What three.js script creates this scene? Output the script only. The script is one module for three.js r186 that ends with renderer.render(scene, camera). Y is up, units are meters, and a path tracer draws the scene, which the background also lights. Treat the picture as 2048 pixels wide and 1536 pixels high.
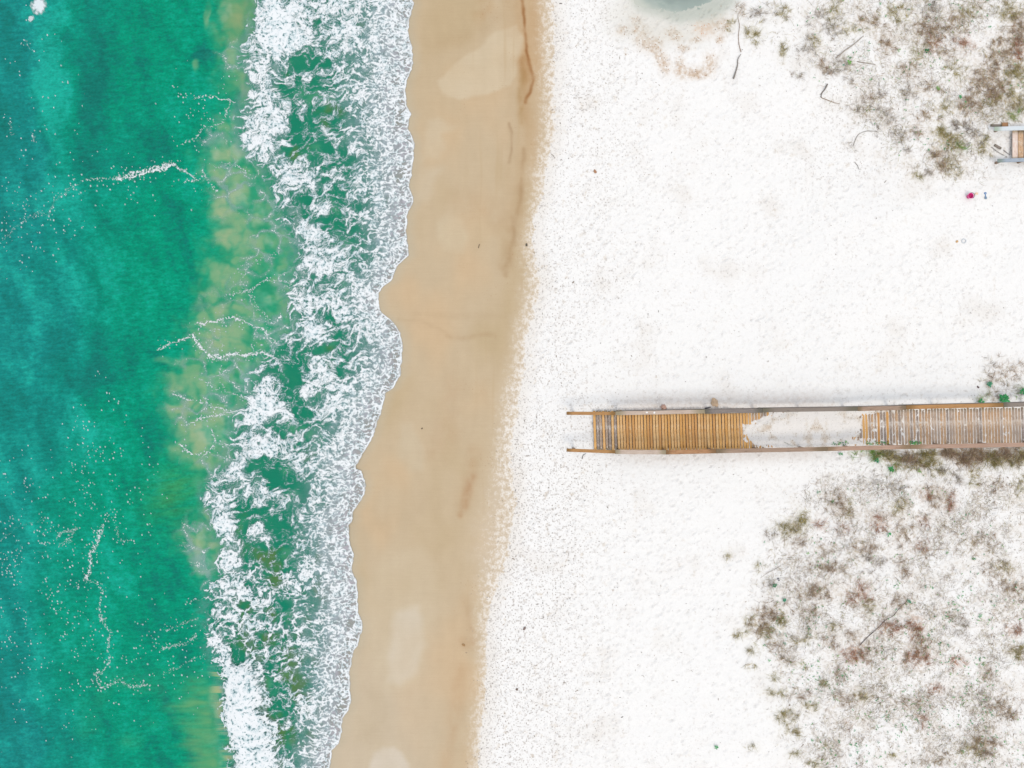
import * as THREE from 'three';
import { mergeGeometries } from 'three/addons/utils/BufferGeometryUtils.js';
import { RoundedBoxGeometry } from 'three/addons/geometries/RoundedBoxGeometry.js';

// ---------------------------------------------------------------- camera, sky, sun, exposure
const CAM_H = 31, PPM = 46;                       // metres above the sea; photograph pixels per metre at sea level
const scene = new THREE.Scene();
const camera = new THREE.PerspectiveCamera(2 * Math.atan(768 / PPM / CAM_H) * 180 / Math.PI, 4 / 3, 0.5, 3000);
camera.position.set(0, CAM_H, 0);
camera.up.set(0, 0, -1);
camera.lookAt(0, 0, 0);
const renderer = new THREE.WebGLRenderer({ antialias: true });
renderer.toneMapping = THREE.LinearToneMapping;
renderer.toneMappingExposure = 1.42;
renderer.shadowMap.enabled = true;
const SUN = new THREE.Vector3(0.18, 0.86, 0.48).normalize();
{
  const W = 256, H = 128, d = new Float32Array(W * H * 4);       // bright thin overcast
  for (let j = 0; j < H; j++) for (let i = 0; i < W; i++) {
    const el = ((j + 0.5) / H - 0.5) * Math.PI, az = ((i + 0.5) / W - 0.5) * Math.PI * 2;
    const up = Math.max(0, Math.sin(el)), L = el < 0 ? 0.6 : 0.68 + 0.35 * up;
    const o = (j * W + i) * 4;
    d[o] = L * 0.965; d[o + 1] = L * 0.995; d[o + 2] = L * 1.05; d[o + 3] = 1;
  }
  const t = new THREE.DataTexture(d, W, H, THREE.RGBAFormat, THREE.FloatType);
  t.mapping = THREE.EquirectangularReflectionMapping; t.magFilter = THREE.LinearFilter; t.needsUpdate = true;
  scene.background = t; scene.environment = t;
}
const sun = new THREE.DirectionalLight(0xfff1de, 1.05);
sun.position.copy(SUN).multiplyScalar(60); sun.castShadow = true; sun.shadow.radius = 42;
Object.assign(sun.shadow.camera, { left: -30, right: 30, top: 24, bottom: -24, near: 1, far: 140 });
sun.shadow.mapSize.set(4096, 4096);
scene.add(sun, sun.target);

// ---------------------------------------------------------------- helpers
let seed = 7;
const rnd = () => { seed = (seed + 0x6d2b79f5) | 0; let t = Math.imul(seed ^ (seed >>> 15), 1 | seed); t = (t + Math.imul(t ^ (t >>> 7), 61 | t)) ^ t; return ((t ^ (t >>> 14)) >>> 0) / 4294967296; };
const rr = (a, b) => a + (b - a) * rnd();
const clamp = (x, a = 0, b = 1) => x < a ? a : x > b ? b : x, lerp = (a, b, t) => a + (b - a) * t;
const sst = (a, b, x) => { const t = clamp((x - a) / (b - a)); return t * t * (3 - 2 * t); };
const hash = (x, y, s = 0) => { let h = Math.imul(x, 374761393) + Math.imul(y, 668265263) + Math.imul(s, 974634777) | 0; h = Math.imul(h ^ (h >>> 13), 1274126177); h = Math.imul(h ^ (h >>> 15), 2246822519); return ((h ^ (h >>> 16)) >>> 0) / 4294967296; };
const PERM = new Uint8Array(65536 * 2); for (let i = 0; i < 65536 * 2; i++) PERM[i] = hash(i, 3) * 256;
const GX = new Float32Array(256), GY = new Float32Array(256);
for (let i = 0; i < 256; i++) { GX[i] = Math.cos(i / 256 * Math.PI * 2); GY[i] = Math.sin(i / 256 * Math.PI * 2); }
function noise(x, y) {                              // gradient noise, about -0.7 .. 0.7
  const xi = Math.floor(x), yi = Math.floor(y), fx = x - xi, fy = y - yi;
  const u = fx * fx * fx * (fx * (fx * 6 - 15) + 10), v = fy * fy * fy * (fy * (fy * 6 - 15) + 10);
  const h = (a, b) => PERM[((a & 255) * 256 + (b & 255)) & 65535];
  const a = h(xi, yi), b = h(xi + 1, yi), c = h(xi, yi + 1), d = h(xi + 1, yi + 1);
  const n0 = GX[a] * fx + GY[a] * fy, n1 = GX[b] * (fx - 1) + GY[b] * fy, n2 = GX[c] * fx + GY[c] * (fy - 1), n3 = GX[d] * (fx - 1) + GY[d] * (fy - 1);
  return lerp(lerp(n0, n1, u), lerp(n2, n3, u), v);
}
function fbm(x, y, o = 4) { let s = 0, a = 1, n = 0; for (let i = 0; i < o; i++) { s += a * noise(x + i * 17.3, y - i * 9.1); n += a; a *= 0.5; x *= 2.03; y *= 2.03; } return s / n * 1.5; }
let F1 = 0, F2 = 0;
function worley(x, y, s) {                          // leaves the two nearest distances in F1, F2
  const xi = Math.floor(x), yi = Math.floor(y); F1 = 9; F2 = 9;
  for (let j = -1; j < 2; j++) for (let i = -1; i < 2; i++) {
    const cx = xi + i, cy = yi + j, k = PERM[((cx & 255) * 256 + ((cy + s * 37) & 255)) & 65535], k2 = PERM[((cx & 255) * 256 + ((cy + s * 37) & 255)) + 40000 & 131071];
    const dx = cx + 0.1 + k / 320 - x, dy = cy + 0.1 + k2 / 320 - y, d = dx * dx + dy * dy;
    if (d < F1) { F2 = F1; F1 = d; } else if (d < F2) F2 = d;
  }
  F1 = Math.sqrt(F1); F2 = Math.sqrt(F2);
}
const table = (a) => (y) => {                       // piecewise line through y, x pairs
  const n = a.length;
  if (y <= a[0]) return a[1];
  for (let i = 2; i < n; i += 2) if (y <= a[i]) return lerp(a[i - 1], a[i + 1], (y - a[i - 2]) / (a[i] - a[i - 2]));
  return a[n - 1];
};
function tabled(f, lo, hi, step = 1) { const n = Math.ceil((hi - lo) / step) + 2, v = new Float32Array(n); for (let i = 0; i < n; i++) v[i] = f(lo + i * step); return (y) => { const t = clamp((y - lo) / step, 0, n - 1.001), i = t | 0; return lerp(v[i], v[i + 1], t - i); }; }
function segDist(px, py, l) {                       // distance to a line through x, y pairs
  let best = 1e9;
  for (let i = 0; i < l.length - 2; i += 2) {
    const ax = l[i], ay = l[i + 1], bx = l[i + 2] - ax, by = l[i + 3] - ay, t = clamp(((px - ax) * bx + (py - ay) * by) / (bx * bx + by * by));
    const dx = px - ax - bx * t, dy = py - ay - by * t, d = dx * dx + dy * dy; if (d < best) best = d;
  }
  return Math.sqrt(best);
}
const s2l = (c) => { c /= 255; return c <= 0.04045 ? c / 12.92 : Math.pow((c + 0.055) / 1.055, 2.4); };
const l2s = (c) => 255 * (c <= 0.0031308 ? c * 12.92 : 1.055 * Math.pow(c, 1 / 2.4) - 0.055);
const ALB = 0.60;                                   // a tone that photographs as full white has this reflectance
const A8 = new Uint8Array(256); for (let i = 0; i < 256; i++) A8[i] = Math.round(l2s(s2l(i) * ALB));
const A = (r, g, b) => new THREE.Color(s2l(r) * ALB, s2l(g) * ALB, s2l(b) * ALB);
const mix3 = (a, b, t) => { a[0] += (b[0] - a[0]) * t; a[1] += (b[1] - a[1]) * t; a[2] += (b[2] - a[2]) * t; };

// ---------------------------------------------------------------- the lie of the land (metres)
const drift = (z) => Math.abs(z) > 17.9 ? -0.105 * (z - Math.sign(z) * 17.9) : 0;      // far off, the patterns go on along the shore
const shoreX = (z) => -6.1 - z * 0.105 + 0.25 * Math.sin(z * 0.21 + 1);
function sandBase(x, z) {
  const d = x - shoreX(z);
  let h = d < 0 ? Math.max(-3.5, d * 0.09) : d < 6.3 ? d * 0.072 : 0.4536 + 0.42 * (1 - Math.exp(-(d - 6.3) / 3.5));
  if (d > 12) {
    const g = sst(12, 22, d);
    h += g * (0.25 + 0.3 * noise(x * 0.16 + 3, z * 0.16) + 0.12 * noise(x * 0.5, z * 0.5));
    if (x > 26) h += sst(26, 60, x) * (1.2 + 1.6 * noise(x * 0.05, z * 0.05));
  }
  if (x > 3 && x < 12 && z < -13) h -= 0.42 * Math.exp(-(((x - 7.25) / 2.1) ** 2) - ((z + 17.2) / 1.35) ** 2);   // the hollow of the pool
  const aw = Math.abs(z - 2.0 + 0.016 * x);          // sand along the boardwalk lies evenly
  if (x > 1 && x < 30) { const t = 1 - sst(0.9, 2.6, aw); h = lerp(h, walkSand(x), t * sst(1, 3, x)); }
  return h;
}
const deckY = (x) => 0.86 + 0.34 * sst(3.2, 11, x) + 0.1 * sst(11, 24, x);   // top of the planks
const walkSand = (x) => lerp(lerp(0.74, deckY(x) - 0.16, sst(2.5, 4.6, x)), deckY(x) - 0.01, sst(8.5, 10.2, x)) - 0.1 * sst(13.6, 15, x);
const toPix = (x, h, z) => { const k = PPM * CAM_H / (CAM_H - h); return [1024 + x * k, 768 + z * k]; };
function at(px, py, lift = 0) {                     // the spot on the sand that is seen at a place in the photograph
  let x = (px - 1024) / PPM, z = (py - 768) / PPM, h = 0;
  for (let i = 0; i < 6; i++) { h = sandH(x, z) + lift; const k = (CAM_H - h) / CAM_H / PPM; x = (px - 1024) * k; z = (py - 768) * k; }
  return new THREE.Vector3(x, h, z);
}

// lines across the photograph: edge of the swash, seaward edge of the foam, edge of the stirred sand, edge of the dry sand
const edgeTab = table([-60, 822, 0, 825, 12, 827, 28, 822, 45, 818, 62, 816, 85, 822, 110, 826, 140, 824, 160, 814, 185, 811, 213, 814, 229, 824, 245, 818, 260, 817, 275, 826, 290, 829, 310, 828, 330, 826, 350, 823, 370, 818, 385, 822, 397, 827, 410, 826, 425, 816, 440, 814, 460, 812, 490, 816, 512, 818, 530, 797, 545, 789, 563, 782, 575, 764, 585, 758, 600, 756, 618, 759, 630, 768, 640, 783, 655, 795, 670, 802, 690, 805, 715, 805, 735, 802, 752, 801, 765, 792, 777, 788, 785, 771, 800, 769, 820, 763, 840, 756, 860, 750, 880, 742, 900, 730, 915, 722, 930, 713, 938, 712, 942, 724, 955, 728, 970, 731, 985, 730, 1000, 723, 1012, 714, 1024, 706, 1045, 703, 1050, 697, 1070, 698, 1095, 702, 1108, 708, 1118, 707, 1140, 704, 1160, 713, 1200, 716, 1225, 717, 1235, 722, 1255, 726, 1270, 721, 1290, 717, 1300, 708, 1325, 703, 1345, 699, 1380, 701, 1405, 702, 1420, 695, 1435, 685, 1460, 683, 1485, 680, 1500, 664, 1536, 660, 1600, 655]);
const edgePx = tabled((y) => edgeTab(y) + 2.2 * noise(y * 0.09, 4.5) + 1.6 * noise(y * 0.24, 8.5), -80, 1620, 2);
const foamPx = tabled(table([-60, 515, 0, 515, 60, 502, 90, 490, 130, 486, 180, 496, 200, 486, 270, 480, 310, 500, 350, 530, 400, 545, 440, 560, 500, 588, 560, 580, 620, 575, 680, 560, 705, 535, 740, 510, 780, 500, 820, 482, 870, 466, 920, 450, 950, 432, 1000, 412, 1050, 422, 1100, 442, 1150, 432, 1200, 418, 1250, 412, 1290, 420, 1330, 440, 1400, 448, 1480, 462, 1536, 468, 1600, 470]), -80, 1620, 4);
const plumePx = tabled(table([-60, 452, 0, 455, 50, 450, 100, 446, 150, 452, 200, 462, 245, 440, 270, 416, 300, 411, 340, 416, 375, 430, 400, 434, 460, 428, 500, 426, 540, 410, 600, 398, 640, 384, 665, 378, 700, 386, 740, 350, 780, 332, 830, 331, 870, 346, 910, 352, 950, 400, 1000, 404, 1030, 390, 1060, 366, 1100, 372, 1140, 396, 1200, 414, 1260, 412, 1320, 430, 1400, 420, 1480, 430, 1600, 430]), -80, 1620, 4);
const dryPx = tabled(table([-60, 1104, 0, 1105, 60, 1110, 130, 1110, 200, 1105, 260, 1108, 300, 1100, 340, 1088, 380, 1085, 410, 1080, 440, 1066, 480, 1065, 520, 1070, 560, 1080, 600, 1074, 650, 1060, 690, 1050, 740, 1048, 790, 1038, 830, 1035, 870, 1025, 920, 1020, 960, 1028, 1010, 1032, 1050, 1024, 1120, 1013, 1160, 998, 1200, 984, 1260, 970, 1320, 970, 1360, 972, 1420, 969, 1460, 960, 1536, 955, 1600, 950]), -80, 1620, 4);
const damPx = tabled(table([-60, 1076, 0, 1077, 250, 1080, 300, 1074, 400, 1062, 480, 1052, 520, 1046, 560, 1050, 640, 1034, 700, 1028, 760, 1012, 800, 1000, 860, 990, 920, 985, 970, 974, 1020, 958, 1060, 950, 1100, 944, 1180, 958, 1250, 956, 1300, 962, 1400, 950, 1536, 944, 1600, 942]), -80, 1620, 4);

// dents of feet and wind in the dry sand
function dents(x, z, amount) {
  let h = 0; const c = 0.31, xi = Math.floor(x / c), zi = Math.floor(z / c);
  for (let j = -1; j < 2; j++) for (let i = -1; i < 2; i++) {
    const a = xi + i, b = zi + j, p = hash(a, b, 5);
    if (p > amount) continue;
    const q = hash(a, b, 8), t = q * 6.28, dx = x - (a + hash(a, b, 6)) * c, dz = z - (b + hash(a, b, 7)) * c;
    const u = (dx * Math.cos(t) + dz * Math.sin(t)) / 0.115, v = (-dx * Math.sin(t) + dz * Math.cos(t)) / 0.06, r = u * u + v * v;
    h += r < 4 ? (0.014 + 0.03 * q) * (Math.exp(-r * 1.6) * -1.5 + 0.6 * Math.exp(-(r - 1.6) * (r - 1.6) * 1.6)) : 0;
  }
  return h;
}
function sandH(x, z) {
  const h = sandBase(x, z), [px, py] = toPix(x, h, z), d = px - dryPx(clamp(py, -60, 1600));
  if (d < -45 || Math.abs(x) > 30) return h;
  const k = sst(-40, 25, d), paths = 0.25 + 0.7 * sst(-0.25, 0.45, fbm(x * 0.17 + 5, z * 0.17, 2));
  return h + k * (0.028 * noise(x * 1.5, z * 1.5) + 0.016 * noise(x * 3.7, z * 3.7) + dents(x, z, paths));
}

// ---------------------------------------------------------------- naming
const used = new Map();
function numbered(n) { const c = used.get(n) ?? 0; used.set(n, c + 1); return c ? n + '_' + String(c).padStart(3, '0') : n; }
function tag(o, label, category, group, kind) { if (label) o.userData.label = label; if (category) o.userData.category = category; if (group) o.userData.group = group; if (kind) o.userData.kind = kind; return o; }
function mesh(name, g, m, parent = scene) { const o = new THREE.Mesh(g, m); o.name = parent === scene ? numbered(name) : name; o.castShadow = o.receiveShadow = true; parent.add(o); return o; }
function thing(name, p, turn = 0) { const o = new THREE.Group(); o.name = numbered(name); o.position.copy(p); o.rotation.y = turn; scene.add(o); return o; }
const std = (color, roughness = 0.85, more = {}) => new THREE.MeshStandardMaterial({ color, roughness, ...more });
function dataTex(d, w, h, srgb) { const t = new THREE.DataTexture(d, w, h, THREE.RGBAFormat); t.magFilter = t.minFilter = THREE.LinearFilter; t.wrapS = t.wrapT = THREE.MirroredRepeatWrapping; if (srgb) t.colorSpace = THREE.SRGBColorSpace; t.needsUpdate = true; return t; }
// a sheet over rows and columns of points, with uv in the rectangle that its texture covers
function sheet(nx, nz, point, keep) {
  const p = new Float32Array(nx * nz * 3), uv = new Float32Array(nx * nz * 2), idx = [];
  for (let j = 0; j < nz; j++) for (let i = 0; i < nx; i++) { const o = j * nx + i, q = point(i, j); p.set(q.slice(0, 3), o * 3); uv[o * 2] = q[3]; uv[o * 2 + 1] = q[4]; }
  for (let j = 0; j < nz - 1; j++) for (let i = 0; i < nx - 1; i++) { const a = j * nx + i; if (!keep || keep(i, j)) idx.push(a, a + nx, a + 1, a + 1, a + nx, a + nx + 1); }
  const g = new THREE.BufferGeometry();
  g.setAttribute('position', new THREE.BufferAttribute(p, 3)); g.setAttribute('uv', new THREE.BufferAttribute(uv, 2)); g.setIndex(idx); g.computeVertexNormals();
  return g;
}
function spaced(lo, hi, step, far0, far1) {         // even steps from lo to hi, growing steps out to far0 and far1
  const a = []; for (let x = lo; x <= hi + 1e-6; x += step) a.push(x);
  for (let s = step * 2, x = lo; x > far0; s *= 1.6) { x = Math.max(far0, x - s); a.unshift(x); }
  for (let s = step * 2, x = hi; x < far1; s *= 1.6) { x = Math.min(far1, x + s); a.push(x); }
  return a;
}

// ---------------------------------------------------------------- sand
const SX0 = -10, SX1 = 25, SZ0 = -18, SZ1 = 18;
const patches = [                                   // paler, drier films on the wet sand: outlines in x, y pairs
  [875, 165, 900, 140, 928, 113, 962, 92, 992, 64, 1030, 50, 1044, 80, 1036, 130, 1022, 172, 990, 186, 950, 194, 915, 199, 888, 186],
  [857, 238, 876, 234, 893, 246, 915, 250, 885, 268, 892, 300, 878, 322, 846, 318], [848, 336, 888, 334, 870, 352, 866, 385, 852, 404, 835, 396, 840, 352],
  [872, 440, 900, 430, 925, 438, 934, 470, 926, 505, 890, 500, 874, 470], [940, 440, 975, 436, 990, 470, 960, 500, 938, 480],
  [800, 850, 822, 846, 838, 870, 850, 905, 848, 942, 820, 944, 800, 915],
  [735, 1180, 748, 1130, 785, 1105, 840, 1092, 872, 1130, 880, 1200, 862, 1290, 836, 1360, 800, 1385, 765, 1375, 738, 1320, 728, 1250],
  [790, 1222, 838, 1213, 846, 1248, 852, 1290, 832, 1344, 800, 1370, 775, 1362, 776, 1310, 786, 1262],
  [735, 1560, 748, 1506, 766, 1494, 790, 1494, 806, 1506, 822, 1560],
];
const patchTone = [[214, 196, 167], [211, 193, 164], [210, 194, 168], [211, 194, 164], [206, 182, 146], [208, 193, 166], [211, 194, 166], [217, 205, 186], [221, 211, 197]];
function inside(l, x, y) { let c = false; for (let i = 0, j = l.length - 2; i < l.length; j = i, i += 2) if ((l[i + 1] > y) !== (l[j + 1] > y) && x < (l[j] - l[i]) * (y - l[i + 1]) / (l[j + 1] - l[i + 1]) + l[i]) c = !c; return c; }
const boxOf = (l, m) => { let a = 1e9, b = -1e9, c = 1e9, d = -1e9; for (let i = 0; i < l.length; i += 2) { a = Math.min(a, l[i]); b = Math.max(b, l[i]); c = Math.min(c, l[i + 1]); d = Math.max(d, l[i + 1]); } return [a - m, b + m, c - m, d + m]; };
const stains = [                                    // lines of weed stain in the wet sand: half-width, strength, tone, x, y pairs
  [3.4, 0.7, [146, 90, 40], 1045, -20, 1048, 50, 1051, 100, 1061, 130, 1066, 160, 1060, 185, 1054, 205],
  [11, 0.5, [165, 118, 66], 1044, 120, 1050, 140, 1058, 155], [7, 0.5, [166, 128, 76], 1046, 140, 1044, 190, 1046, 245],
  [16, 0.3, [182, 140, 90], 968, -20, 970, 14, 962, 28], [14, 0.16, [176, 140, 95], 1010, -20, 1034, 20, 1030, 60],
  [3, 0.35, [150, 120, 85], 1018, 245, 1021, 285, 1019, 325], [5, 0.4, [165, 132, 92], 1046, 300, 1044, 370, 1032, 440, 1022, 500, 1010, 550],
  [14, 0.3, [172, 140, 100], 1040, 380, 1026, 460, 1012, 530], [26, 0.16, [186, 148, 105], 920, 400, 985, 420, 998, 450],
  [5, 0.24, [170, 138, 100], 895, 672, 940, 674, 990, 670], [4, 0.16, [176, 150, 115], 800, 640, 850, 646, 890, 664], [6, 0.14, [176, 150, 115], 830, 630, 920, 632, 1010, 633],
  [7, 0.34, [165, 118, 75], 944, 955, 937, 990, 930, 1012, 922, 1026], [12, 0.2, [178, 135, 95], 948, 900, 938, 970, 925, 1010],
  [24, 0.16, [186, 146, 108], 905, 770, 895, 860, 870, 900], [9, 0.22, [176, 132, 90], 926, 1280, 932, 1290, 945, 1286],
  [13, 0.2, [182, 140, 98], 922, 1340, 912, 1420, 900, 1490, 888, 1560], [10, 0.18, [180, 140, 100], 930, 1200, 940, 1260, 952, 1290],
  [14, 0.13, [172, 140, 98], 870, 90, 920, 80, 970, 60, 1000, 30], [22, 0.1, [172, 150, 115], 720, 1060, 790, 1040, 860, 1000], [18, 0.13, [170, 150, 118], 745, 1390, 770, 1440, 730, 1480],
];
const mossy = [1280, 60, 16, 10, 1286, 82, 14, 14, 1304, 96, 10, 10, 1343, 64, 14, 9, 1352, 74, 12, 8, 1408, 55, 17, 14, 1432, 46, 14, 16, 1452, 50, 8, 14, 1420, 126, 11, 17, 1360, 134, 8, 18, 1312, 84, 12, 10, 1318, 110, 8, 14, 1244, 60, 10, 8, 1440, 80, 7, 8, 1385, 145, 26, 10, 1272, 40, 10, 8, 1368, 96, 10, 6, 1394, 150, 16, 6, 1330, 130, 10, 16, 1390, 80, 10, 5];
// clumps of grass: x, y, half-width, half-height, kind (0 brown, 1 olive, 2 rust, 3 grey, 4 green), thickness
const upper = [1508, 66, 20, 20, 1, .8, 1524, 28, 26, 16, 3, .6, 1562, 26, 22, 16, 1, .5, 1566, 104, 8, 22, 1, .7, 1595, 148, 16, 8, 3, .6, 1612, 92, 20, 30, 3, .45, 1668, 22, 16, 20, 1, .7, 1632, 30, 20, 20, 3, .4, 1632, 84, 14, 18, 1, .5, 1650, 132, 14, 16, 0, .8, 1665, 60, 22, 20, 3, .5, 1700, 60, 26, 12, 1, .6, 1730, 44, 30, 12, 0, .7, 1690, 130, 24, 16, 3, .5, 1668, 145, 26, 10, 3, .5, 1768, 82, 16, 26, 0, .65, 1784, 100, 14, 12, 0, .5, 1790, 24, 26, 18, 1, .7, 1800, 40, 20, 10, 1, .6, 1852, 60, 26, 28, 0, .75, 1868, 84, 16, 24, 2, .7, 1862, 20, 26, 20, 3, .6, 1836, 108, 20, 20, 1, .6, 1815, 142, 20, 20, 0, .5, 1745, 195, 26, 10, 0, .55, 1762, 190, 16, 8, 3, .5, 1716, 216, 20, 16, 3, .45, 1735, 216, 12, 8, 1, .5, 1704, 165, 14, 12, 3, .4, 1905, 52, 26, 22, 0, .6, 1930, 88, 24, 16, 2, .6, 1940, 24, 28, 16, 1, .5, 1910, 140, 24, 20, 1, .5, 1895, 108, 16, 18, 0, .5, 1935, 210, 22, 20, 0, 1, 1955, 165, 30, 20, 0, .8, 1990, 182, 34, 26, 0, 1.1, 2006, 100, 30, 30, 0, .9, 2036, 60, 20, 40, 0, .9, 2020, 22, 26, 22, 1, .9, 2040, 110, 16, 30, 2, .8, 2030, 150, 30, 24, 1, .9, 1985, 140, 24, 24, 0, .7, 2034, 196, 22, 24, 1, 1.1, 1985, 204, 24, 12, 1, .9, 2026, 232, 24, 8, 4, .8, 1880, 262, 12, 22, 1, 1, 1898, 282, 26, 16, 1, 1.2, 1918, 296, 16, 10, 4, .8, 1872, 312, 10, 22, 0, .9, 1884, 336, 14, 18, 0, .8, 1900, 330, 16, 14, 1, .7, 1834, 352, 12, 8, 1, .8, 1860, 348, 14, 12, 3, .6, 1910, 348, 16, 10, 1, .6, 1968, 292, 14, 18, 1, .9, 1920, 250, 30, 12, 3, .8, 1945, 270, 24, 20, 3, .7, 1850, 232, 24, 16, 0, .6, 1830, 264, 16, 14, 0, .5, 1770, 232, 26, 14, 3, .5, 1800, 275, 20, 16, 3, .5, 1815, 185, 20, 16, 3, .5, 1864, 175, 20, 16, 0, .5, 1885, 214, 18, 14, 1, .6, 1755, 262, 12, 10, 3, .4, 1812, 300, 16, 10, 3, .5, 1480, 16, 12, 14, 0, .6, 1462, 50, 8, 14, 1, .7, 1700, 290, 16, 14, 3, .25];
const lower = [1578, 1056, 26, 22, 1, .9, 1604, 1042, 16, 26, 1, .9, 1538, 1074, 18, 12, 3, .6, 1600, 1085, 20, 12, 0, .5, 1640, 1050, 14, 12, 2, .6, 1678, 1010, 24, 22, 0, .7, 1686, 1055, 14, 12, 2, .6, 1700, 1020, 10, 20, 1, .6, 1760, 1044, 18, 16, 2, .9, 1800, 1014, 18, 18, 1, .7, 1804, 1068, 16, 26, 0, .8, 1850, 990, 12, 12, 2, .7, 1903, 1005, 12, 20, 2, 1, 1846, 1040, 14, 12, 2, .6, 1868, 990, 30, 26, 0, .5, 1840, 1090, 18, 14, 2, .55, 1730, 1095, 30, 22, 0, .6, 1745, 1120, 30, 20, 3, .6, 1650, 1100, 22, 12, 0, .5, 1660, 1136, 36, 14, 0, .8, 1630, 1184, 32, 20, 0, .9, 1720, 1186, 24, 22, 2, .9, 1740, 1215, 20, 16, 1, .5, 1800, 1200, 30, 18, 0, .5, 1812, 1145, 20, 14, 0, .6, 1800, 1120, 16, 14, 0, .4, 1540, 1168, 20, 12, 3, .5, 1545, 1225, 34, 20, 0, .8, 1522, 1250, 22, 24, 0, .9, 1484, 1268, 16, 10, 1, .9, 1500, 1240, 12, 16, 1, .6, 1562, 1244, 10, 24, 1, .9, 1530, 1262, 16, 20, 1, .8, 1600, 1280, 26, 10, 1, .7, 1510, 1300, 14, 12, 1, .6, 1555, 1290, 24, 14, 0, .5, 1565, 1320, 16, 12, 0, .5, 1502, 1334, 10, 8, 1, .7, 1620, 1225, 22, 12, 0, .5, 1710, 1308, 26, 18, 2, 1, 1730, 1300, 20, 16, 0, .7, 1780, 1256, 28, 14, 2, 1, 1832, 1254, 18, 24, 2, 1.1, 1832, 1312, 28, 18, 2, 1.2, 1850, 1290, 22, 20, 0, .6, 1660, 1285, 16, 20, 0, .6, 1665, 1255, 14, 12, 1, .5, 1700, 1270, 20, 16, 0, .4, 1650, 1364, 12, 10, 1, .7, 1680, 1350, 20, 16, 0, .5, 1725, 1390, 20, 14, 1, .6, 1690, 1400, 30, 16, 0, .5, 1605, 1330, 12, 10, 1, .5, 1550, 1355, 12, 10, 1, .5, 1560, 1385, 30, 8, 1, .6, 1605, 1390, 26, 10, 0, .6, 1570, 1430, 22, 16, 1, .8, 1622, 1412, 14, 12, 1, .8, 1585, 1465, 24, 10, 1, .6, 1505, 1494, 14, 8, 1, .6, 1590, 1510, 14, 10, 1, .6, 1630, 1525, 18, 12, 1, .7, 1650, 1490, 10, 8, 1, .5, 1695, 1450, 10, 8, 2, .5, 1790, 1505, 14, 8, 1, .6, 1845, 1440, 10, 16, 2, .6, 1830, 1405, 30, 12, 0, .4, 1872, 1375, 18, 12, 2, .6, 1970, 1490, 30, 26, 0, 1, 1940, 1500, 30, 16, 1, .6, 1880, 1520, 30, 14, 0, .5, 2020, 1420, 24, 26, 0, .6, 2030, 1300, 14, 22, 1, .9, 2026, 1262, 18, 18, 2, .7, 2034, 1180, 16, 30, 0, .8, 1990, 1150, 30, 20, 0, .5, 1960, 1085, 30, 24, 0, .45, 2010, 1130, 20, 20, 1, .5, 1912, 1322, 20, 16, 2, .5, 1970, 1340, 12, 22, 0, .6, 1915, 1260, 20, 20, 3, .4, 1960, 1395, 22, 14, 3, .5, 1990, 1410, 20, 14, 0, .5, 1947, 952, 12, 20, 1, .9, 1990, 970, 20, 16, 0, .6, 2040, 970, 10, 20, 1, .8, 1910, 960, 24, 14, 3, .6, 1880, 945, 40, 8, 1, .5, 1735, 960, 30, 16, 3, .25, 1790, 980, 30, 16, 3, .35, 1650, 1000, 30, 16, 3, .25, 1457, 1108, 8, 10, 1, .7, 1517, 1134, 10, 10, 1, .7];
const verge = [1706, 908, 10, 6, 4, .7, 1740, 904, 26, 7, 4, .9, 1750, 918, 10, 12, 4, .9, 1772, 908, 26, 10, 1, 1.3, 1790, 924, 22, 10, 1, 1.3, 1780, 936, 12, 6, 4, .9, 1815, 918, 26, 14, 0, 1.3, 1826, 936, 18, 6, 1, 1, 1850, 908, 28, 10, 1, 1.4, 1862, 926, 24, 10, 1, 1.2, 1900, 906, 30, 12, 0, 1.5, 1935, 918, 26, 16, 0, 1.6, 1950, 905, 30, 10, 0, 1.5, 1985, 922, 26, 14, 1, 1.4, 2010, 908, 30, 14, 0, 1.6, 2036, 920, 18, 18, 1, 1.6, 1880, 940, 30, 6, 3, .5];
const byRail = [1962, 796, 12, 8, 4, .8, 1975, 770, 14, 12, 1, .5, 1990, 790, 16, 12, 0, .5, 1996, 745, 24, 26, 0, .45, 2030, 740, 16, 22, 0, .5, 1975, 730, 16, 16, 3, .3, 2020, 775, 24, 20, 3, .35, 2040, 780, 10, 12, 4, .7];
const litterTone = [[196, 172, 146], [190, 178, 138], [206, 158, 130], [206, 198, 188], [176, 186, 136]];
const LG = 4, lgx = 180, lgy = 410, litter = new Float32Array(lgx * lgy * 4);        // humus and fine litter under the clumps, on a coarse grid
for (const list of [upper, lower, verge, byRail]) for (let q = 0; q < list.length; q += 6) {
  const [cx, cy, rx, ry, kind, d] = list.slice(q, q + 6), c = litterTone[kind];
  for (let y = Math.floor((cy - 2.2 * ry + 50) / LG); y < (cy + 2.2 * ry + 50) / LG; y++) for (let x = Math.floor((cx - 2.2 * rx - 1420) / LG); x < (cx + 2.2 * rx - 1420) / LG; x++) {
    if (x < 0 || y < 0 || x >= lgx || y >= lgy) continue;
    const w = d * Math.exp(-1.1 * (((x + 0.5) * LG + 1420 - cx) / rx) ** 2 - 1.1 * (((y + 0.5) * LG - 50 - cy) / ry) ** 2), o = (y * lgx + x) * 4;
    litter[o] += w; for (let k = 0; k < 3; k++) litter[o + 1 + k] += w * c[k];
  }
}
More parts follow.
